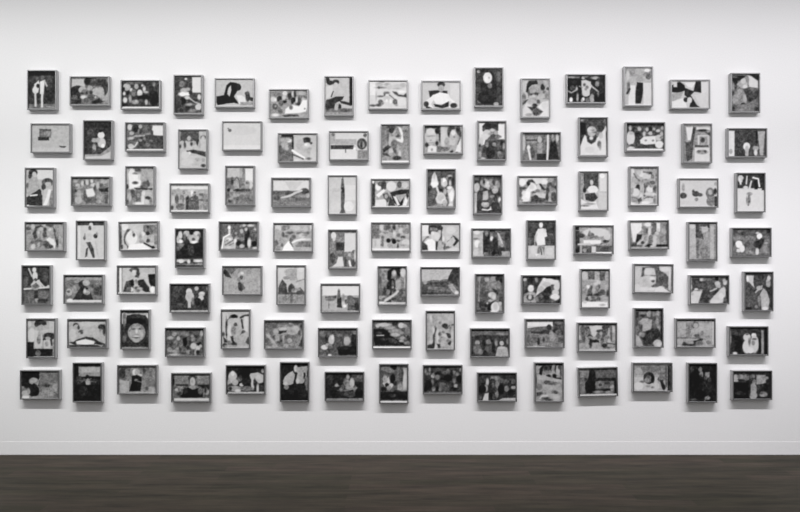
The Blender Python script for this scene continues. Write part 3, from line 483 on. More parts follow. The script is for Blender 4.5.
~115,219,16;b185;e150,120,60,60,210;e85,270,18,190,85;p85 140,240 190,160 240,160 210,210 160,290 150,330 175,400 210,440 190,465 150,420 130,330;e260,300,90,110,215;e270,230,40,40,205;e295,255,20,30,70;e280,210,14,20,140;e340,150,70,50,195;e380,130,60,50,185;r450,90,680,260,125;e525,135,22,25,65;e600,160,60,60,110;e440,240,40,35,205;e520,230,28,35,45;e580,200,20,30,90;e400,280,25,60,150;e420,360,40,30,150;e560,320,70,60,160;e590,330,30,30,175;e520,350,30,30,60;e480,320,20,30,180;l24,35 460,390 520,420 590,460;e605,455,28,20,25;r620,260,680,420,120;p225 220,400 430,390 560,470 520,490 200,485;e100,440,25,35,60;e150,440,30,40,180;e650,440,30,30,160
P l520,147 blurred pale heads above black clothing
~158,227,12.5;b40;e275,100,28,50,195;e270,180,40,28,220;e245,150,20,40,180;e350,80,40,40,175;e330,130,20,40,110;e390,130,30,40,150;e440,150,60,58,170;e440,155,20,20,80;e450,190,45,18,220;e480,80,40,30,190;e510,110,22,30,120;e490,140,20,30,180;e260,250,40,50,95;e290,230,40,25,110;e370,190,18,40,50;p35 320,230 370,190 420,220 540,180 550,380 230,380 240,320;e400,290,50,70,60;e350,310,30,60,35;r225,25,550,42,80;r225,400,550,440,150;e280,430,45,25,205;e380,435,20,25,200;e420,420,18,30,55;e500,425,50,14,210;e340,450,25,18,60;e240,450,18,14,80;r225,458,560,478,110;e520,460,30,12,150
@215,210
L l30,92 white-shirted person standing apart from others, dark wall
~214,218,16;b90;r90,60,480,95,75;e240,150,25,35,215;e240,155,14,18,240;r225,180,260,270,205;p170 140,310 220,260 280,260 310,340 350,340 340,490 110,490;l20,235 240,260 150,310 125,480;e240,340,40,25,210;l18,100 180,430 300,360;l14,120 220,350 170,380;l14,110 240,440 310,400;e340,370,22,50,210;e240,470,60,25,190;e350,245,22,20,150;e370,310,35,30,140;e300,280,25,20,110;e440,130,30,25,130;e440,210,30,40,165;e480,120,25,20,185;e510,180,25,30,185;e580,120,50,20,195;e530,75,60,18,30;e570,190,30,40,70;e655,190,18,30,190;e630,250,50,60,95;e545,250,22,70,35;e510,360,30,100,35;e510,460,35,14,45;e440,340,40,30,125;e390,410,45,40,40;e460,390,30,20,60;e440,450,40,30,175;e560,400,30,80,200;e640,410,45,40,25;e650,480,40,14,200;r690,100,715,480,140;r90,100,110,420,70;e400,290,20,20,110
L l467,102 white triangle among grey reclining figures
~268,220,16;b160;e160,130,50,60,195;e140,200,50,60,165;e130,370,30,50,105;e150,450,50,40,120;e220,400,22,30,110;e250,130,35,40,125;e320,110,40,30,140;e440,130,80,40,185;e600,140,40,40,180;e240,230,25,45,85;e280,210,16,30,160;e290,260,30,20,90;e350,205,60,22,85;e370,260,25,30,150;e410,270,30,40,90;e370,320,30,50,95;e330,270,20,25,165;e500,210,50,20,105;e540,250,50,40,185;e620,210,50,25,110;e590,240,40,14,140;p228 320,335 345,350 400,440 410,490 225,490 250,420;l34,215 390,360 450,330 530,310 590,310;e640,310,50,18,195;p118 430,410 500,350 580,335 680,340 680,430 450,430;e570,360,60,12,95;e630,410,50,20,90;e560,460,130,25,170;l12,90 350,360 400,430;e690,110,16,40,210;r100,60,700,75,80;e210,330,40,40,150
@320,213
P l65,132 dark square beside a pale panel, white cloth below
b110;r75,150,290,160,90;e108,180,22,28,205;e112,210,12,16,190;r195,160,285,310,200;r130,160,195,240,120;r130,235,192,300,60;e150,265,22,30,50;p200 145,350 180,350 190,430 90,435 130,400;r75,230,120,330,130;e100,360,22,40,80;e240,345,30,35,120;e270,310,14,14,80;p215 225,380 240,375 255,430 235,430;e265,405,14,25,70;e280,345,10,40,190;e205,400,10,40,80;r80,430,290,440,150;e235,335,12,14,170
L l410,75 black spots amid a busy grey group
~366,219,16;b165;r95,90,215,310,125;e150,200,50,60,100;e160,280,60,25,125;e250,130,25,50,190;e220,200,25,25,110;e320,140,40,50,110;e310,220,40,20,115;e370,130,30,50,90;e410,130,14,40,160;e450,130,30,50,75;e410,210,25,50,105;e450,240,25,50,190;e390,250,30,50,160;e500,130,25,40,160;e530,110,14,40,110;e600,110,50,40,125;e560,190,40,40,185;e640,190,60,50,130;e690,120,20,40,120;e520,260,30,30,110;e590,290,40,25,65;e590,330,40,25,130;e640,380,70,60,190;r95,320,230,480,190;e150,390,14,40,160;e270,300,22,30,110;e265,340,18,60,100;e265,415,30,25,90;e330,420,50,60,185;e370,420,30,30,150;e360,345,35,35,30;e430,330,35,20,70;e450,360,35,35,18;e515,345,30,20,90;e510,440,18,40,75;e460,440,30,30,165;e600,420,60,14,150;e620,460,70,14,170;r95,470,700,500,220;e380,180,20,30,130
@415,210
L l48,103 dark-haired person looking down, chin on chest
~416,220,16;b180;r100,85,210,260,210;e150,140,50,60,215;p55 205,80 400,75 440,130 440,190 400,170 340,180 330,130 230,120 240,230 205,220 200,150;e280,150,60,30,135;e260,180,30,14,90;e330,180,30,14,75;e300,250,60,60,195;e340,260,40,60,200;e270,210,25,30,210;e380,180,30,20,180;l16,75 410,170 405,270 370,330;e400,310,14,30,90;p222 140,360 190,310 260,300 310,350 315,490 200,490 180,400;p58 95,340 140,370 180,410 190,480 95,480;l16,100 110,350 160,290 200,265;e185,275,20,14,90;p60 315,340 360,345 350,400 340,480 318,480;e390,400,40,80,160;e425,370,18,25,120;e460,420,16,50,85;e500,440,50,20,75;e475,460,30,14,90;e480,180,60,80,185;e560,160,80,60,195;p55 585,240 620,260 700,330 610,420 590,400 640,330 600,270;e550,330,60,60,180;l8,110 500,350 580,270;e610,470,90,30,195;e440,300,18,40,210;e520,290,40,30,190
L l454,147 dark-suited people beside a bright pale patch
b90;r465,165,550,370,175;e495,180,25,16,205;e500,270,25,30,215;e490,230,25,8,120;e485,340,20,25,190;r545,180,600,350,50;e575,190,14,22,120;e615,230,14,22,205;e610,190,12,14,110;e640,280,25,60,45;p150 660,180 680,190 715,280 700,300 670,280;l5,210 665,185 700,270;e740,230,22,60,60;r640,300,720,350,50;r695,330,765,370,150;e630,345,14,20,40;e680,350,14,16,50;e610,290,20,40,60;e570,350,20,14,110;e520,300,14,40,160;r600,155,640,175,40
@515,210
P r328,82 person in white standing full length before darkness
b65;r100,90,320,110,70;e210,120,16,24,215;p210 185,150 230,145 255,180 260,210 240,220 245,280 180,285 165,230 170,180;r105,285,320,390,185;e240,165,12,16,200;p130 185,290 240,290 235,360 215,300 200,350 180,360;e175,220,14,35,190;e205,230,30,50,215;e285,195,22,10,85;l6,110 270,190 300,195;e115,250,14,30,90;p215 160,350 200,350 170,370;e150,320,25,35,195;e280,330,30,30,195;r100,380,320,392,170;l10,80 210,310 215,355;r155,205,165,280,150
L r790,122 pale table with white pedestal in a dark room
b150;r482,135,515,160,40;r485,165,520,340,55;e540,190,20,20,110;e650,180,110,35,195;e530,205,30,18,60;e610,205,28,25,100;e650,215,18,12,110;e585,220,14,14,140;e600,185,10,20,120;p215 550,240 690,240 690,270 550,275;l14,190 510,275 600,270;e728,250,22,12,40;l8,90 690,270 750,250;r540,285,780,345,85;r615,290,650,340,195;e560,320,16,16,150;r650,335,775,352,215;r500,345,700,357,130;e740,210,28,30,190;e500,320,14,25,40;e775,150,10,30,130
@620,210
L r393,82 two grey figures bowed together by a window
~624,217,16;b150;p215 105,95 290,95 300,200 230,260 210,390 150,390 130,250;e390,120,60,35,210;e330,170,40,30,120;e340,230,45,60,115;e380,230,18,40,80;e300,230,18,40,160;e470,110,30,40,100;e500,150,30,60,95;e480,230,45,60,105;e415,230,25,70,195;r530,95,585,230,215;e555,210,25,30,190;r590,90,670,230,140;r675,80,715,480,100;e180,330,35,60,205;p40 215,270 300,280 280,340 220,400 190,400;l26,185 220,430 290,380 340,310;e360,350,40,60,150;l26,175 310,460 370,400 400,300;e430,330,30,40,100;e300,410,25,25,65;e430,400,35,40,110;e500,350,30,80,185;e530,260,30,30,180;e600,340,60,70,130;e550,390,25,50,160;r110,405,210,470,65;p35 340,470 400,430 470,440 480,470 400,490;r520,440,715,485,38;e250,460,50,14,70;e490,440,30,40,180;e450,470,30,18,190;r110,480,715,500,150;e120,380,16,80,110
P r780,95 grey person standing between pale vertical bands
b135;r560,115,610,390,170;e580,130,22,20,190;r610,110,640,220,70;r690,105,720,140,70;e682,150,26,34,175;e640,200,18,30,80;e670,122,30,12,80;e665,240,20,18,100;r640,230,750,400,140;r725,125,755,400,170;e680,330,30,70,130;p165 555,385 620,350 620,400 560,400;l10,80 650,170 670,230;r550,395,775,408,80;r550,100,775,112,90;r615,230,635,390,110;e700,210,30,40,150
@680,213
L r733,118 white shirt and a pale-hatted dark figure outdoors
b105;r420,125,730,180,80;e480,150,16,10,120;r700,125,730,160,40;e485,210,22,12,40;e475,250,28,30,225;e500,285,22,30,215;e470,300,20,14,200;e640,185,22,25,225;e625,160,14,10,190;e545,250,22,20,80;r430,190,600,215,120;p45 600,230 650,215 680,240 640,290 600,270;e622,310,14,30,200;e660,220,18,20,50;e690,240,16,10,150;l8,140 690,220 710,215;e560,315,30,16,140;e690,290,25,30,130;e440,290,16,40,110;e610,250,30,14,60;r425,335,730,352,80;e430,240,10,30,60
#5 15,256
P l52,75 pale person on a bench with arm raised
b70;r60,90,275,240,60;e150,110,16,22,205;l12,190 105,100 130,160;e155,160,22,35,200;p185 150,190 190,190 215,250 200,255 165,215 130,240 120,235;l14,190 185,200 230,250;l14,200 70,265 265,250;e155,250,30,25,150;e265,245,14,12,190;e160,240,25,14,90;r60,275,275,380,90;e110,320,40,30,110;e170,350,14,20,150;e230,310,40,30,110;r150,275,180,340,50;e230,150,25,60,75;e160,190,12,12,80;e220,360,45,18,60;r62,165,100,240,85
L l388,150 dark-clothed people seated behind a white edge
b120;r400,160,700,172,80;r410,172,690,195,150;e440,220,30,30,110;e430,290,25,30,170;e470,270,20,30,150;e425,285,12,10,90;e540,225,35,30,60;e565,215,28,25,170;p50 500,280 530,240 600,260 620,350 460,350;e570,290,30,22,150;e555,280,10,20,190;e620,290,14,40,110;e650,280,25,35,60;e680,280,18,40,80;e600,270,20,20,130;r410,352,690,370,205;e435,355,22,14,215;e580,340,30,12,60;e660,210,30,20,130;e490,200,18,18,140;e620,240,30,14,90
@110,258
L l55,60 dark-jacketed person with clasped hands near a black chair
~112,262,16;b180;r85,95,110,480,90;r112,95,150,490,215;r150,95,165,480,130;e220,200,60,100,185;p75 270,130 310,85 400,80 440,130 440,200 410,250 380,240 400,140 340,130 300,160;e355,180,35,50,190;e410,180,28,65,60;e340,150,20,20,200;e380,230,20,20,80;r430,95,690,170,170;e480,130,30,30,180;p60 190,400 220,310 330,280 350,300 330,480 170,480;p35 270,300 330,280 340,370 310,380;p42 400,290 500,280 560,380 600,480 520,480 420,400;e380,280,40,25,190;e380,320,25,40,130;e320,360,25,20,25;e390,390,45,20,175;e390,420,40,25,90;e310,440,30,35,200;e440,430,45,28,170;e260,440,40,40,95;e460,340,40,40,45;e400,460,40,25,120;p25 570,200 690,190 690,390 620,400 590,330;l12,190 520,220 570,330 600,420;e660,300,30,60,35;e640,440,35,55,225;r690,90,715,480,150;e560,420,30,40,50;e500,210,60,40,185
L l477,205 small pale child standing in dark undergrowth
b60;r485,215,785,225,45;e630,270,25,28,195;e635,310,35,40,180;r620,330,645,400,180;e690,245,18,16,170;e730,290,25,20,180;e725,320,22,20,190;e735,280,18,10,200;e700,350,28,30,40;e540,260,40,40,70;e530,340,30,40,55;e565,310,14,50,45;r480,418,790,432,165;r490,400,600,415,50;e750,370,30,30,45;e660,350,12,30,110;e520,300,20,10,85;e560,370,20,10,80;e775,240,10,25,100
@215,258
L l58,63 small dark huddled shape on even grey
b155;p60 70,85 100,100 130,160 90,150 75,140;e85,115,20,20,40;p110 70,80 180,80 130,130 100,110;e210,140,28,30,175;e210,155,14,16,90;e235,185,14,16,180;e190,170,14,14,110;e205,235,22,30,60;e225,230,18,22,90;e195,210,14,20,70;e290,180,70,80,160;e250,90,60,10,140;e120,220,50,50,160;e215,120,12,10,200;e270,110,40,14,150
P l492,58 dark treetops below a cloudy pale sky
b180;r505,80,720,180,195;e600,110,45,25,160;p160 560,130 640,90 660,180 600,180;e640,110,14,50,160;l10,140 650,190 715,170;p75 505,240 535,170 570,210 580,290 505,290;e610,250,28,40,70;e625,265,14,20,150;e610,220,10,14,60;p85 650,270 680,235 715,270 710,290 650,290;r505,290,718,365,140;e610,320,14,40,100;e560,320,40,14,130;r505,275,718,292,80;e690,90,25,25,205;e660,250,25,14,150;e570,160,25,14,140
@315,258
L l45,205 person in dark trousers outdoors under a wide pale sky
b160;r60,225,355,300,210;e190,270,10,20,90;p90 80,310 170,300 170,325 80,330;p85 260,310 350,320 355,420 260,420;e280,315,25,14,90;r70,325,175,425,170;p60 178,315 210,315 215,400 175,395;e190,300,14,25,110;e235,360,22,40,190;e225,320,14,30,150;e250,350,14,20,100;e335,390,20,40,60;r60,420,355,432,150;e120,330,40,14,120;l6,120 110,330 110,400;e290,350,30,30,110;e235,385,14,12,220
P l502,65 long-haired person seated with one arm across
~360,264,12.5;b110;r230,30,570,50,60;e270,110,50,80,125;e320,70,40,12,155;e330,160,25,60,150;e280,250,40,80,130;p30 345,90 400,50 500,50 505,150 480,190 460,140 440,90 400,90 380,200 370,240 340,180;e425,115,28,38,165;e430,110,14,20,190;e470,170,18,30,60;e540,110,35,60,190;e560,220,16,70,175;e520,230,30,60,120;e480,250,35,70,150;p40 370,190 430,180 440,290 400,330 390,390 360,380 330,310 340,240;e410,260,16,50,100;e410,295,14,14,170;e420,330,30,20,70;e350,350,30,30,130;e310,330,20,40,70;e300,380,25,25,80;e260,330,25,60,110;e260,420,30,20,150;l32,190 320,455 390,410 450,370 475,340;p45 330,470 390,440 380,490 340,490;e530,340,40,30,80;e560,350,20,14,130;e500,380,30,30,90;e470,440,60,30,105;e420,440,30,20,70;e550,440,30,40,90;e300,410,25,14,160;r235,470,310,500,215;r310,480,570,500,205;e250,220,20,60,95;e470,300,25,30,160
@415,258
L l45,72 bright sky over a dark landscape, pale head in corner
b100;r55,90,300,170,180;p175 55,95 300,95 270,150 200,180 150,175 80,190 55,190;p60 300,90 360,80 360,240 310,210 260,190 270,150;e80,195,18,14,150;p70 60,230 120,195 200,190 270,190 270,215 130,215;r60,215,270,280,90;e160,240,60,16,130;e80,250,25,30,70;p160 265,220 300,210 330,250 355,270 345,295 320,295 290,260;e335,280,16,16,205;r55,275,290,295,60;e210,250,60,14,110;r55,290,360,305,110;e200,225,60,6,75;e350,200,10,30,100
P l483,127 dark scene with a large white round shape below
~458,272,12.5;b95;r225,30,570,55,70;r225,60,250,500,95;e270,90,20,30,140;l10,150 270,120 265,230 260,360;e360,95,35,30,165;e440,90,40,30,140;e310,110,25,40,80;e510,80,40,40,45;e540,110,20,30,35;e420,170,70,60,130;e510,160,30,50,120;e320,220,40,60,95;e330,310,50,50,90;e365,210,20,30,120;p50 430,210 470,215 510,270 520,310 480,290;e430,290,45,40,175;e400,285,20,25,195;e450,320,25,30,190;e410,360,30,16,170;e530,280,25,50,85;e540,350,30,40,60;e370,400,20,16,215;e330,420,50,30,55;e300,400,30,60,65;e390,440,20,50,30;e320,470,40,30,70;p38 390,420 430,370 480,365 440,400 410,470;e470,440,58,65,205;e470,430,25,50,185;e530,400,30,30,180;e540,450,20,40,150;e430,490,25,10,225;e560,430,12,60,80;r230,480,400,505,80
@515,258
L l55,138 pale arched arms and faces against black
~517,272,16;b60;r95,55,700,95,55;r440,70,700,130,45;e130,125,28,28,165;e315,120,18,40,160;e220,140,50,40,40;e140,190,30,40,80;e225,270,48,55,205;e225,230,35,20,215;e230,350,70,30,160;e150,365,35,25,150;p150 110,380 300,360 310,490 110,490;e215,385,25,40,190;e215,410,60,50,75;e210,400,28,40,185;p195 300,390 340,230 400,130 440,100 560,110 690,170 690,220 560,200 480,240 440,290 380,330;e440,120,30,25,215;e530,150,70,40,205;e620,150,60,25,205;e480,200,60,40,180;e390,280,50,50,170;e440,300,25,25,195;p55 470,260 560,220 580,280 550,360 500,440 430,460 430,370 350,360;e520,270,40,40,45;e570,260,25,40,95;e380,390,40,40,90;e480,400,40,50,45;e640,240,50,60,195;e620,330,60,50,190;e610,400,80,50,210;e600,440,40,20,200;e690,460,25,30,50;e540,460,60,30,95;e400,470,60,20,75;e320,430,30,40,110;r310,100,330,160,120
P r760,87 grey seated figures above a white floor
~562,267,12.5;b150;r230,30,595,55,85;e285,110,45,50,180;r330,60,415,160,95;r415,60,475,150,160;r475,60,545,170,85;e560,110,20,50,150;e440,200,50,40,185;e360,180,60,20,150;e280,210,50,40,150;e330,250,25,25,210;e370,265,20,30,80;e350,320,35,50,85;e350,350,35,18,55;e310,300,14,40,150;e400,290,20,40,170;e450,270,30,40,130;e470,240,20,25,100;e440,350,40,20,60;e510,320,40,40,100;e520,230,40,50,155;e560,270,20,50,165;e575,330,20,40,80;e480,330,30,25,75;e270,310,30,50,140;e260,370,25,30,150;e320,400,25,25,85;e390,380,40,20,110;e400,420,40,20,90;e460,400,30,25,100;e530,390,40,40,155;e350,390,20,25,160;r245,435,575,500,222;e510,475,35,14,170;e290,440,25,18,190;e550,430,20,14,180
@625,258
L r387,48 dark-haired face lying on white bedding
~628,261,16;b180;r80,90,220,480,180;p85 215,250 235,100 500,80 515,170 480,210 460,240 430,160 420,115 280,115 265,220 270,255;e350,170,85,65,185;e330,180,60,50,195;l14,110 250,245 330,235 390,235;l18,110 390,235 450,235;e330,300,110,70,185;e405,320,25,22,75;e260,350,70,60,178;p85 440,120 510,150 600,190 650,250 650,440 620,430 550,390 500,420 400,420 380,400 450,360 460,260;e530,260,60,70,95;e570,330,60,70,85;e520,290,14,25,70;e600,130,80,40,200;e680,220,16,100,205;p205 440,440 520,400 600,440 660,480 440,485;e400,450,50,25,205;e260,450,130,30,200;e150,420,50,50,195;l12,90 600,430 690,490;r695,90,720,480,120;e160,200,50,80,185;e390,280,40,25,205;e480,110,20,30,90
@680,258
L r395,138 two white-shirted people facing across a dark gap
~683,273,16;b80;r80,60,150,480,125;e110,130,25,50,150;e135,230,22,40,175;r160,80,330,240,75;e310,105,35,28,160;e400,105,60,20,120;e300,110,18,18,190;e180,270,25,20,75;p195 125,330 200,260 260,270 320,270 290,370 250,490 120,490;e220,270,30,25,210;e150,340,30,20,170;e170,430,50,50,200;e250,280,40,10,110;p70 320,290 430,280 440,360 410,480 270,480;e370,230,60,40,85;e550,90,28,35,20;e500,130,25,20,90;e560,170,45,40,180;e570,210,40,30,175;l26,185 450,290 500,270 540,250;p60 480,330 560,270 580,270 500,360;p190 440,440 500,370 590,280 620,240 670,240 700,330 680,400 640,480 440,490;e620,370,40,50,205;e660,280,30,60,190;e680,140,40,50,165;e680,170,25,25,190;e710,90,20,30,45;e715,330,20,130,50;e680,430,25,40,90;e540,460,90,25,200;e630,170,14,30,80;e600,110,20,30,70
P r748,110 pale-gowned figure dancing with a dark-suited one
b75;r525,125,660,140,60;p190 535,140 595,140 590,190 600,240 580,220 560,195 540,190;e545,165,10,20,220;e640,240,25,18,170;l14,170 610,275 660,225;e710,200,18,40,160;e715,160,14,20,190;p55 690,230 735,240 740,320 710,300;p170 640,300 670,240 700,270 720,330 710,410 660,415;e690,350,30,40,180;e685,405,25,14,210;r530,240,600,390,80;e555,405,30,12,35;e615,390,12,14,130;e610,180,14,40,70;e655,150,25,30,60;e735,380,10,40,50;e640,340,14,40,120
#6 15,304
P l90,117 two pale-shirted people, the taller bowing its head
b165;e165,165,14,18,60;e130,250,30,60,200;p190 150,210 200,220 220,280 205,355 155,355;e205,185,26,26,165;p58 150,165 160,135 200,126 245,140 248,165 225,172 205,164 175,180;e185,290,16,30,110;e240,220,30,16,180;e268,260,48,30,60;e258,278,24,16,170;e230,285,12,14,60;p190 225,290 275,290 280,360 225,360;r95,305,145,425,35;r95,360,300,420,35;e180,395,22,25,100;r270,140,310,230,185;l12,60 285,290 290,330;e250,320,14,20,150;e110,160,16,25,190;e190,250,12,30,150;r298,300,315,420,130
L l418,120 two people at the ends of a white oval table
b175;r430,130,730,142,80;e485,170,25,18,70;e485,190,22,25,170;e505,190,10,14,70;e460,240,30,40,190;e525,225,20,18,90;e500,235,20,20,170;l8,90 505,225 540,215;e690,185,28,22,60;e710,210,14,40,60;e680,215,12,18,150;p60 430,310 480,290 560,262 620,270 690,310 720,320 720,345 640,320 600,340 480,330;p205 485,300 560,280 630,300 630,325 490,325;e580,160,80,20,185;r430,330,725,348,60;e560,307,70,18,220;e680,270,30,30,170;e460,285,20,18,190;p150 650,325 700,330 690,345;e600,220,60,25,180
@110,304
P l82,47 one large round smiling face with dark hair
b60;r92,75,130,160,200;p200 270,75 310,75 308,130;r100,75,300,90,170;e205,150,95,70,50;e205,200,90,110,45;e205,140,70,25,20;e210,230,70,75,140;e210,238,55,58,165;e180,200,16,8,90;e240,200,16,8,90;e210,220,10,16,200;e205,262,35,14,100;e208,258,28,8,200;e115,330,18,16,190;r92,310,300,345,45;e208,295,28,14,170;e112,120,14,60,120;e300,200,10,60,60;r90,345,310,360,130;e110,280,15,30,90
L l440,190 crowded mottled group of grey faces
~160,325,16;b90;r95,65,720,95,40;e140,140,25,25,110;e220,145,40,35,150;e160,210,50,30,165;e290,220,30,35,165;e310,140,40,30,110;e410,150,45,40,120;e350,190,30,30,90;p30 350,220 420,200 430,300 400,360 370,340;e400,280,25,30,15;e330,300,30,50,110;e250,280,30,40,130;e170,300,25,60,65;e220,330,30,40,100;e120,290,20,60,90;e150,400,40,45,140;e230,430,60,30,150;e280,390,40,30,140;e320,390,25,30,70;e390,400,40,40,105;e470,210,20,50,75;e515,185,25,25,140;e530,230,35,30,130;e580,180,40,30,60;e660,140,25,50,160;e620,230,40,30,100;e470,290,30,40,70;e530,340,50,50,185;e600,370,40,40,190;e640,340,30,25,175;p25 580,300 640,270 660,290 610,330;e690,240,20,60,75;e440,370,25,25,50;e450,430,35,30,140;e510,440,40,25,70;e560,440,14,40,165;e600,440,25,35,45;e660,430,30,40,110;e380,455,40,18,60;e220,475,100,16,175;e150,450,40,14,80;e690,380,16,60,80;e560,120,30,30,70;e480,130,20,30,60
@215,302
P l47,60 stooping pale figure outlined in black
~203,308,12.5;b175;e280,120,30,60,200;r235,60,300,320,185;p45 330,140 350,95 390,80 430,105 425,140 380,120;e385,105,40,22,22;l16,90 310,150 340,110;l18,60 300,170 285,240 290,340;e350,180,50,50,175;e410,150,30,25,185;e405,208,25,22,60;e450,190,30,30,180;l20,50 480,150 495,250;l24,55 470,120 520,95 575,90;r510,110,560,300,200;e500,300,25,20,85;e480,330,20,25,60;e330,290,25,80,200;e380,290,35,60,135;e440,290,40,50,170;l16,50 290,340 310,420;p55 250,360 290,400 320,440 260,430;e320,380,25,40,190;p50 340,360 370,350 400,430 420,460 370,460;e390,450,45,20,60;e440,390,60,50,160;e500,370,50,50,170;p85 560,360 585,380 580,460 520,440;e480,450,60,30,165;e270,470,30,30,65;e250,330,20,30,80;e320,440,25,30,120;e350,480,100,14,150;e540,330,30,30,175;e290,200,10,60,60
L l393,145 grey limbs folded together, no face showing
~259,317,16;b120;r95,75,700,120,90;e200,150,100,50,100;e500,110,30,20,150;e600,90,50,30,60;e680,150,25,60,75;p165 310,190 450,165 600,150 640,200 620,260 560,300 470,280 340,280;e380,190,60,25,180;e580,200,60,60,175;e520,230,50,30,150;p60 310,225 440,220 430,245 340,270;e330,255,22,22,45;e270,240,40,60,155;e190,270,30,60,95;p165 110,280 150,290 250,400 300,480 240,490 180,370;e150,300,30,30,170;e240,330,25,30,80;e290,350,40,60,150;e130,380,40,40,95;e300,410,30,20,80;e350,370,20,60,80;e390,350,16,80,160;e440,330,30,30,100;e490,380,40,40,165;e560,330,50,30,110;e590,410,20,20,85;e540,430,60,40,135;e430,460,40,30,160;e340,450,40,25,100;e620,450,40,40,140;l18,150 690,240 660,390 600,490;p65 690,320 715,330 700,480 630,470;e240,460,35,35,165;e140,480,40,18,150;e170,440,40,20,110;e640,260,18,30,75
@315,308
L l25,160 two blurred pale faces above black
b85;r35,165,340,178,55;e70,210,35,25,110;e130,260,28,45,70;e130,255,24,38,185;e140,235,12,20,205;e75,315,28,20,205;e100,300,18,18,160;e120,310,20,20,120;e255,260,40,45,100;e255,265,28,35,165;e215,255,14,40,80;e310,260,22,60,45;p30 180,330 340,300 340,375 190,378;e115,378,16,10,200;e60,350,25,14,90;e140,340,30,10,90;e190,220,25,14,110;e230,320,50,14,45;e320,200,20,14,110;r40,370,100,385,100;e90,240,10,30,60
L l458,95 dark streaked slope with white bottom edge
b85;r465,100,770,112,50;e550,135,60,16,180;e500,145,14,14,170;e640,120,22,22,50;e690,140,25,22,190;e720,145,18,14,160;p30 470,170 550,165 600,200 630,240 700,270 720,300 480,300 470,250;e640,190,50,22,140;l8,180 495,220 550,220;e640,215,40,14,170;e700,240,20,14,150;p60 580,230 640,250 680,290 600,280;e740,200,22,50,120;e745,240,14,20,60;e690,265,18,10,160;r458,308,775,325,225;e510,200,25,10,70;e600,160,40,14,160;e740,280,22,14,130;e560,250,40,10,60;e690,200,25,12,130
@415,304
P l88,55 small bending figure in a pale grey yard
~408,309,12.5;b165;r235,30,595,55,65;e330,130,40,60,155;e285,120,16,50,195;e270,200,25,60,165;e440,110,80,50,165;e540,110,40,50,170;e400,175,18,18,110;e460,210,38,28,50;e480,235,25,20,65;l18,85 515,215 550,200 580,195;e530,240,12,50,120;e340,230,14,20,130;l22,70 350,250 325,330 325,450;e320,265,14,40,195;p50 240,460 280,440 320,400 340,470 320,495 245,495;e290,410,20,30,180;e370,340,18,90,195;e440,280,40,30,170;e440,290,20,14,110;e400,315,20,25,95;e500,325,35,22,75;e520,345,25,20,65;e460,340,30,30,185;e430,360,25,14,120;e460,420,60,60,160;e430,430,30,40,170;e525,425,25,30,65;e500,400,20,20,110;p50 360,440 400,440 410,490 380,490;e400,400,20,20,110;e560,330,20,60,185;e560,450,25,40,185;e470,480,60,16,150;e350,470,14,30,190;e250,350,20,60,150
L l444,195 four seated people in a dim dark room
b65;r455,200,760,215,45;r455,220,755,250,100;e700,240,50,10,130;e490,255,30,14,120;e530,270,60,20,50;e500,310,20,18,150;e498,360,32,40,100;e525,385,18,20,120;e590,305,20,22,130;e590,360,28,40,80;e650,315,12,25,130;e695,315,18,18,180;p165 645,420 660,350 690,335 740,350 752,420;e745,300,14,25,120;r455,420,755,430,90;e550,320,14,40,40;e630,350,14,40,40;e620,290,14,14,50;e470,290,14,20,70;e560,390,14,20,40;r670,345,720,360,185
@520,304
L l43,120 dark rooftops under a white strip of sky
b115;r60,145,265,180,215;p205 60,180 200,175 60,195;p100 60,195 220,180 220,205 70,225;e235,190,20,25,50;r90,220,240,240,60;p70 265,135 355,130 355,260 300,250 270,200;e290,215,25,20,50;e310,150,40,14,110;e110,250,40,14,130;r60,250,355,340,120;e150,300,12,28,45;e190,285,10,18,70;e110,290,30,25,95;e260,270,25,30,150;e310,230,25,25,100;e330,290,25,25,85;r60,338,200,352,160;e240,320,40,14,130;e250,235,14,20,150;e210,220,30,14,60;e300,320,30,14,120;l6,150 60,345 150,335;e70,280,14,30,90
L r778,150 dark benches along a tree-lined pale path
~572,320,16;b150;r75,60,720,90,65;r105,90,310,260,125;e180,170,30,100,85;e120,200,14,100,150;e125,270,14,30,195;e250,140,40,30,60;e260,180,40,50,100;p190 280,100 490,95 480,150 420,150 400,240 350,280 310,200;e400,130,70,40,195;p60 240,270 280,220 340,270 300,260;e350,220,25,40,190;p75 400,170 500,150 520,250 540,290 480,290 490,200 420,200;e550,120,60,50,60;e560,170,30,30,80;e450,180,50,25,70;e430,260,40,50,110;e540,220,30,60,90;e470,220,20,30,160;r580,130,610,350,165;r615,100,650,340,95;r650,100,690,350,155;e670,150,20,50,185;e560,300,50,50,130;e600,330,25,30,175;e300,370,28,70,45;p50 280,310 430,330 440,360 350,360 320,360;e385,340,40,25,35;e490,320,25,40,60;e480,360,20,40,100;e530,410,50,35,45;l14,60 560,370 700,395;e590,440,50,20,100;e620,410,50,20,150;e150,360,60,40,120;e190,300,30,60,95;e200,420,80,50,160;e400,420,60,50,155;e270,330,14,40,130;r110,465,700,495,175;e690,440,30,20,130;r85,95,105,480,75;r700,95,720,480,80
@620,302
P r348,50 grey round head above two white corners
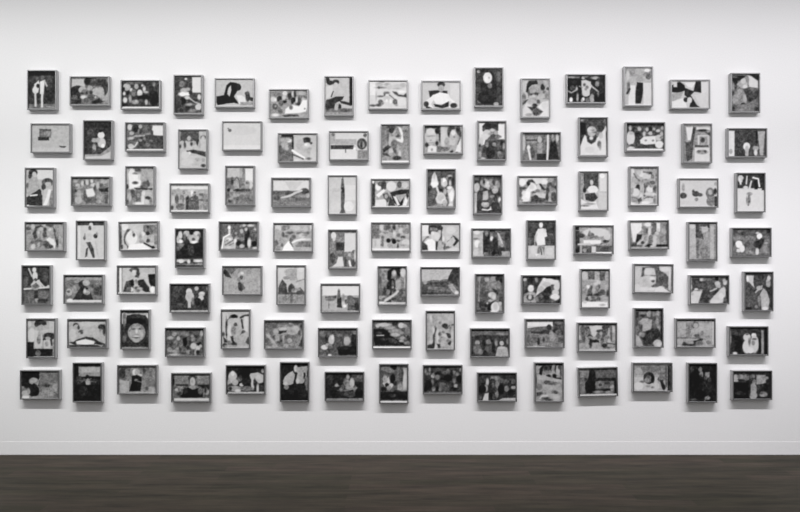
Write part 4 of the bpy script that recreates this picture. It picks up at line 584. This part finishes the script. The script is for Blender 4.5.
~616,307,12.5;b85;r240,30,590,55,30;e320,75,45,14,120;e270,90,20,40,45;e340,110,35,14,45;e420,90,30,40,150;e490,90,50,30,140;e450,95,14,25,80;e530,80,20,30,150;e510,130,25,20,125;p155 290,190 330,145 400,140 455,160 455,230 440,290 330,310 340,230;e390,220,50,60,160;e300,200,18,18,140;e300,250,25,20,90;e275,270,25,40,115;e490,180,20,60,80;e520,190,25,50,140;e540,260,18,40,135;e480,210,14,30,110;r565,50,590,480,40;p50 360,320 460,270 540,270 560,370 500,410 450,470 370,480 320,380;e440,360,40,40,70;e510,320,40,40,50;e330,350,40,30,130;e310,330,20,14,160;p165 250,340 290,370 320,420 350,490 250,490;e380,440,25,25,60;e525,455,55,45,180;e540,470,35,25,195;e260,300,20,40,110;e400,480,30,14,80;r228,60,245,480,95
L r765,133 pale-walled room, person at a cluttered table
b150;r455,140,760,155,85;r460,165,530,280,160;r535,165,580,280,125;e605,185,30,28,110;e610,190,18,20,165;e600,235,30,25,165;e620,270,25,12,80;r640,170,740,270,170;r745,160,752,340,210;r455,285,650,295,100;p60 590,315 660,290 670,300 640,330 590,345;e520,335,25,14,60;e560,325,30,16,150;e480,320,25,30,165;e640,330,30,20,110;e710,325,35,28,150;e710,325,20,16,110;l6,180 680,310 700,350;e660,250,14,20,120;e570,345,40,10,60;e470,355,20,8,180;e570,300,40,8,170;l5,120 535,165 535,280
@680,308
L r708,148 two white-gowned figures in a black doorway
b55;e405,240,10,60,130;e440,190,22,25,60;r420,220,500,350,35;e525,190,16,18,60;e540,235,30,30,200;e540,310,35,55,205;e595,220,20,20,215;e600,290,35,70,195;e590,280,14,20,120;e600,250,20,8,90;e600,190,25,12,40;e650,270,16,90,40;r655,180,675,370,150;r680,160,700,370,25;e470,185,40,20,60;e445,365,18,12,205;e570,340,25,25,210;e400,350,10,20,60;r395,372,700,382,80;e430,300,14,40,50;e560,270,10,30,120;e540,210,14,8,110
#7 15,350
L l40,163 dark round shape on grey ground, black corner above
b125;r50,175,190,290,30;e90,250,35,60,35;e145,250,38,28,165;e150,280,14,12,40;e145,330,48,45,30;e130,300,25,20,40;e80,345,30,20,180;r55,365,110,388,205;r195,190,345,270,115;p150 160,260 195,230 180,290 150,265;e240,285,40,10,70;e320,300,25,35,150;e260,340,60,35,140;l8,80 310,340 345,360;e170,380,40,10,150;e290,230,40,30,110;e75,380,25,10,210;e105,330,12,25,150;e200,330,10,30,110;r335,190,345,390,110;r240,280,270,300,60
P l462,103 small figure with arms out on a black hill
b40;r505,135,680,215,150;r530,140,670,180,170;p30 475,115 500,115 500,220 475,240;e575,215,16,16,35;p130 540,225 570,240 610,225 600,300 580,300 560,260;l14,100 545,240 640,255;e580,265,16,30,170;e640,240,40,14,60;e510,240,30,30,60;r475,280,690,410,28;e540,330,40,40,45;e640,340,30,50,30;e580,240,10,12,150;p30 590,210 680,215 685,235 620,235;e530,250,14,10,100;r685,115,695,410,90
@110,350
L l58,122 white-haired person in black seen from the side
b120;r70,140,160,230,85;e130,200,30,45,110;e95,190,25,40,60;p170 75,240 150,250 150,340 75,345;e195,180,20,28,205;e215,180,20,28,170;e235,205,20,14,190;p30 170,210 215,200 250,215 250,270 240,330 150,330 170,270;l8,110 195,245 255,260;e205,240,14,8,120;e330,210,16,12,60;e310,250,30,50,120;e310,180,50,30,110;e270,170,10,30,70;e320,320,40,25,160;e255,330,10,10,150;r75,335,370,352,160;e270,290,18,30,130;e345,200,10,40,140;e190,290,25,30,20;e290,310,14,16,90
L l490,185 dark-haired person in black leaning on a table
b100;r510,205,625,270,125;r695,205,790,270,130;e500,250,14,40,40;e655,230,30,30,60;e658,255,22,35,180;e655,250,8,14,150;r700,280,800,310,40;e660,300,35,14,160;e680,305,40,16,140;e560,290,22,20,140;e540,330,25,25,120;p25 580,340 620,300 660,320 720,300 740,340 740,380 580,385;e600,330,20,25,50;e770,330,22,30,150;e760,320,10,30,60;e590,370,30,14,20;e550,350,18,14,60;r510,387,790,408,200;e530,320,14,12,170;r525,275,620,290,50;e785,300,12,20,50;e720,330,20,30,100
@215,350
L l87,122 white-clad figures wrestling before black
b40;e140,220,35,50,185;e140,190,14,20,210;e110,270,14,40,160;e130,290,30,20,60;e190,235,25,22,90;e200,215,14,14,60;e160,260,25,25,170;e210,280,18,14,190;e160,310,60,22,150;e180,330,25,14,200;p180 270,190 340,180 385,200 385,260 350,270 320,240 300,310 290,250;e380,170,12,18,140;e300,280,14,40,190;e315,260,10,30,50;e340,310,10,40,190;e375,310,18,30,60;r100,335,400,352,170;e250,310,50,20,110;e240,180,40,40,25;e310,140,60,14,30;e235,270,20,14,40;e345,220,18,18,190;e120,310,14,14,60
P l520,98 white shirt with dark tie, black trousers
b35;r530,110,630,170,30;e560,170,30,40,35;p170 540,250 580,190 620,170 640,200 630,270 590,280 560,290;e590,240,40,40,170;e645,150,16,28,190;p165 650,140 740,130 730,240 700,270 650,270;e710,205,14,28,35;l16,40 650,190 630,280;e570,300,20,20,140;e560,270,18,14,190;e690,200,18,50,160;e730,250,16,40,110;r530,320,745,405,32;e620,320,40,20,40;e735,310,10,30,100;e700,350,40,40,40;e720,150,25,14,150;e660,250,14,20,190;r690,135,735,180,155;e530,220,10,30,60
@315,352
L l78,160 pale seated figure alone in a black room
b40;r85,190,240,370,42;r300,180,385,240,75;e262,200,14,22,140;e255,250,24,30,140;e295,250,20,40,180;e275,285,35,16,150;e240,240,14,30,110;e320,300,14,30,110;l14,130 240,310 330,290;e180,265,16,14,120;e170,270,14,10,150;e220,285,14,25,90;e210,310,40,8,90;e280,340,50,25,75;e200,250,20,20,30;e150,330,40,25,28;e350,330,30,40,30;r90,372,390,385,130;e120,210,30,30,55;e205,300,10,12,130;e355,200,25,14,95
P l515,97 dark seated figure before a pale curtain
b90;e545,180,22,50,90;r530,110,600,150,110;e630,120,25,25,30;e600,150,30,20,120;e620,180,30,14,70;p190 540,250 590,200 600,250 560,280;e622,220,20,40,25;r700,130,735,310,170;r660,130,695,280,110;e690,180,20,60,80;e575,265,16,18,40;e610,270,18,18,190;e590,290,20,20,130;e640,290,20,25,90;e680,290,20,40,150;e720,230,14,60,190;e660,320,30,14,50;r525,320,740,385,30;e550,300,25,20,40;e620,350,30,14,60;r515,393,748,408,215;e700,340,30,14,40;e560,220,20,30,150;e640,250,14,20,50
@415,352
L l65,105 crowd of dim faces in a black interior
~418,362,16;b55;r95,60,720,85,45;e300,130,70,40,75;e120,150,16,40,120;e190,130,20,40,130;e170,190,40,30,95;e235,230,30,30,155;e250,200,20,25,120;e310,190,45,25,25;e310,250,35,45,115;e280,310,25,40,45;e230,330,22,50,100;e180,260,30,40,60;e170,380,60,80,30;e250,440,30,40,130;e310,430,25,40,20;e340,330,30,40,75;e380,190,25,25,40;e430,170,50,30,85;e480,150,40,40,90;e480,260,70,50,15;e390,270,30,20,30;e540,180,25,40,35;e580,170,20,40,110;e630,200,30,30,115;e680,130,22,30,140;e620,110,40,25,60;e670,280,50,60,22;e580,310,25,50,115;e610,385,35,30,170;e400,370,50,40,105;e440,420,90,50,75;e530,350,40,30,50;e550,440,40,30,40;e360,440,30,40,95;e670,400,40,50,70;r95,480,720,500,110;e120,440,30,40,25;e600,440,30,20,30;e350,120,14,30,60
L l500,165 dark group with white cloth at lower corner
b50;e540,220,28,28,60;e580,240,12,30,170;e570,290,14,30,150;p190 540,390 560,335 590,330 590,390;e640,210,40,18,120;e620,250,25,35,50;e660,260,16,40,110;e625,265,10,20,100;e690,230,25,18,90;e730,240,25,20,80;e735,295,20,25,120;e690,300,25,40,25;e655,340,14,30,130;e620,360,25,25,90;r590,300,620,380,40;e790,285,20,14,150;p170 670,390 700,370 810,368 810,390;e770,330,30,25,30;e540,300,30,35,30;e760,210,30,20,60;e790,240,20,20,90;e520,370,14,25,90;e640,300,14,25,60;r510,392,810,400,90
@520,352
P r350,85 dark-haired person lying under pale covers
~517,361,12.5;b150;r230,35,570,60,25;p30 280,170 290,90 330,55 440,60 430,130 400,90 340,100 320,150 310,180;e370,100,45,45,70;e360,100,20,25,40;e370,150,50,30,120;e395,190,30,18,35;e260,110,16,50,150;e470,80,25,40,140;e485,95,12,45,45;e520,120,30,60,170;e540,80,25,30,60;e550,130,12,60,70;e470,190,25,25,25;p35 470,205 560,215 560,235 480,220;e260,190,25,40,150;p170 250,190 340,180 440,215 555,240 555,275 420,250 260,250;e380,270,50,25,85;e470,285,80,20,110;e290,260,40,30,150;e420,300,20,10,80;e400,330,110,30,165;e280,330,40,40,120;e520,340,35,50,165;p65 245,400 320,380 330,410 280,440 250,445;e470,390,45,18,95;e490,400,25,18,75;e440,410,14,10,80;e380,390,60,16,150;e430,440,90,30,165;l20,195 290,470 320,440 380,435;e360,470,45,16,60;e400,490,40,14,60;e320,490,20,12,100;e500,460,50,40,175;e260,470,20,30,150;e240,250,10,60,60
L r783,124 black upright figure beside a dark worktop
b90;r480,140,555,205,130;r600,155,770,195,95;e470,180,10,20,30;p30 560,150 600,145 610,190 600,330 530,330 520,250 550,210;e560,280,40,50,28;r600,210,770,235,40;e640,260,35,28,120;e645,265,14,12,60;r605,300,730,318,35;e690,275,35,20,110;e740,290,20,25,150;e625,320,40,10,130;e710,325,30,12,130;r475,215,520,330,110;e530,220,14,14,60;r480,337,775,352,195;r755,220,775,335,30;e500,300,18,30,120;e700,250,20,12,70;e580,160,14,18,40;e700,300,30,6,40;e530,180,14,20,110
@620,350
L r420,103 dark-haired head resting on a white pillow
b165;r115,125,380,200,135;r115,220,300,325,185;e240,155,80,25,120;e235,225,45,48,45;e232,235,25,30,110;e215,245,20,20,140;e180,255,18,10,110;e265,240,14,25,30;e225,215,10,14,80;e330,235,25,25,110;e345,210,30,40,120;p50 320,240 345,240 365,300 355,322 340,310;e355,300,14,20,35;e265,300,14,8,130;e230,290,20,10,150;r385,125,405,325,30;e150,170,30,25,160;r365,130,380,300,100;e150,290,40,30,205;e300,290,20,25,190;r395,120,412,330,60
P r778,105 two faint faces in almost solid black
b32;e580,160,14,30,70;e645,155,16,20,120;e655,195,14,25,140;e705,195,22,28,130;e700,165,30,14,30;e690,230,14,20,80;e600,250,40,80,25;e700,300,40,60,40;e650,240,14,40,28;e705,385,22,14,150;l8,110 680,410 710,370;e640,360,40,40,25;e750,350,20,50,35;e610,140,25,14,40;l6,60 680,260 720,330;e740,200,20,50,28;e590,400,30,10,70;e720,240,14,20,70
@680,352
L r738,150 grey figure standing beside a solid black block
b50;r430,160,730,172,70;e450,205,22,25,170;e490,200,30,20,140;e535,205,25,25,120;r430,225,470,240,170;r425,245,555,375,25;e585,200,22,20,110;e590,220,16,14,60;r615,185,690,260,150;e600,240,18,18,120;e590,300,28,50,150;e590,350,32,30,160;e690,280,40,30,30;e655,275,18,18,50;e670,340,35,20,150;e660,330,25,10,110;e715,260,18,80,40;e480,330,30,14,50;e510,340,20,12,45;e560,300,10,50,40;e635,300,12,40,60;e690,210,25,14,130;e640,210,20,20,160;e720,350,14,25,50;e545,185,10,10,60
"""


def hang_all():
    row, col, ox, oy = -1, 0, 0, 0
    proto = None
    lines = [s for s in DATA.strip().split('\n') if s]
    i = 0
    while i < len(lines):
        s = lines[i]
        if s[0] == '#':
            row, col = row + 1, 0
            ox, oy = (float(t) for t in s.split(' ')[1].split(','))
            i += 1
            continue
        if s[0] == '@':
            ox, oy = (float(t) for t in s[1:].split(','))
            i += 1
            continue
        kind, anchor, words = s.split(' ', 2)
        spec = lines[i + 1]
        i += 2
        w, h = (FW, FH) if kind == 'L' else (FH, FW)
        w8, h8 = w / PX8, h / PX8
        x8, y8 = (float(t) for t in anchor[1:].split(','))
        cx8 = x8 - 2 + w8 / 2 if anchor[0] == 'l' else x8 + 1 - w8 / 2
        cy8 = y8 - 1 + h8 / 2
        px, py = ox + cx8 / 8, oy + cy8 / 8
        X = (px - 400) / FOCAL * FRONT
        Z = EYE - (py - 256) / FOCAL * FRONT
        if proto is None:
            root = bpy.data.objects.new('framed_picture', None)
            root.empty_display_size = 0.05
            COL.objects.link(root)
            fr = link('frame', FRAME[kind], root)
            fr['label'] = 'grey box frame'
            proto = (root, fr)
        else:
            root = proto[0].copy()
            COL.objects.link(root)
            fr = proto[1].copy()
            fr.data = FRAME[kind]
            COL.objects.link(fr)
            fr.parent = root
        root.location = (X, -0.0006, Z)
        root.rotation_euler = (0, math.radians(TILT.get((row, col), 0.0)), 0)
        pr = link('photograph', print_mesh('photograph', w, h, spec, cx8, cy8, row * 15 + col, ox, oy), root)
        pr.location = (0, -DEPTH + RECESS, 0)
        root['label'] = '%s, %s in the %s' % (words, ORD[col], ROWS[row])
        root['category'] = 'framed photo'
        root['group'] = GRP
        col += 1


hang_all()

# ------------------------------------------------------------------ light
def spot(x, y, z, power, color, aim_z, size):
    li = bpy.data.lights.new('track_spot', 'SPOT')
    li.energy = power
    li.color = color
    li.spot_size = math.radians(size)
    li.spot_blend = 1.0
    li.shadow_soft_size = 0.06
    o = bpy.data.objects.new('track_spot', li)
    COL.objects.link(o)
    o.location = (x, y, z)
    o.rotation_euler = (math.atan2(-y, z - aim_z), 0, 0)
    return o


for k in range(12):         # the lighting track that runs along the wall, two lamps at each stop
    x = (k - 5.5) * 0.8
    spot(x, -2.1, 4.05, HIGH_W * (1.08 - 0.2 * (x / 4.4) ** 2), mix_color(x), 2.25, 90)
    spot(x, -2.1, 4.05, LOW_W * (1.08 - 0.2 * (x / 4.4) ** 2), mix_color(x), -0.9, 68)

world = bpy.data.worlds.new('gallery_air')
scene.world = world
world.use_nodes = True
bg = world.node_tree.nodes['Background']
bg.inputs['Color'].default_value = (1.0, 1.0, 1.01, 1)
bg.inputs['Strength'].default_value = FILL

# ------------------------------------------------------------------ camera
cd = bpy.data.cameras.new('camera')
cd.sensor_width = 36.0
cd.lens = 36.0 * FOCAL / 800.0
cam = bpy.data.objects.new('camera', cd)
COL.objects.link(cam)
cam.location = (0, -DIST, EYE)
cam.rotation_euler = (math.radians(90), 0, 0)
scene.camera = cam
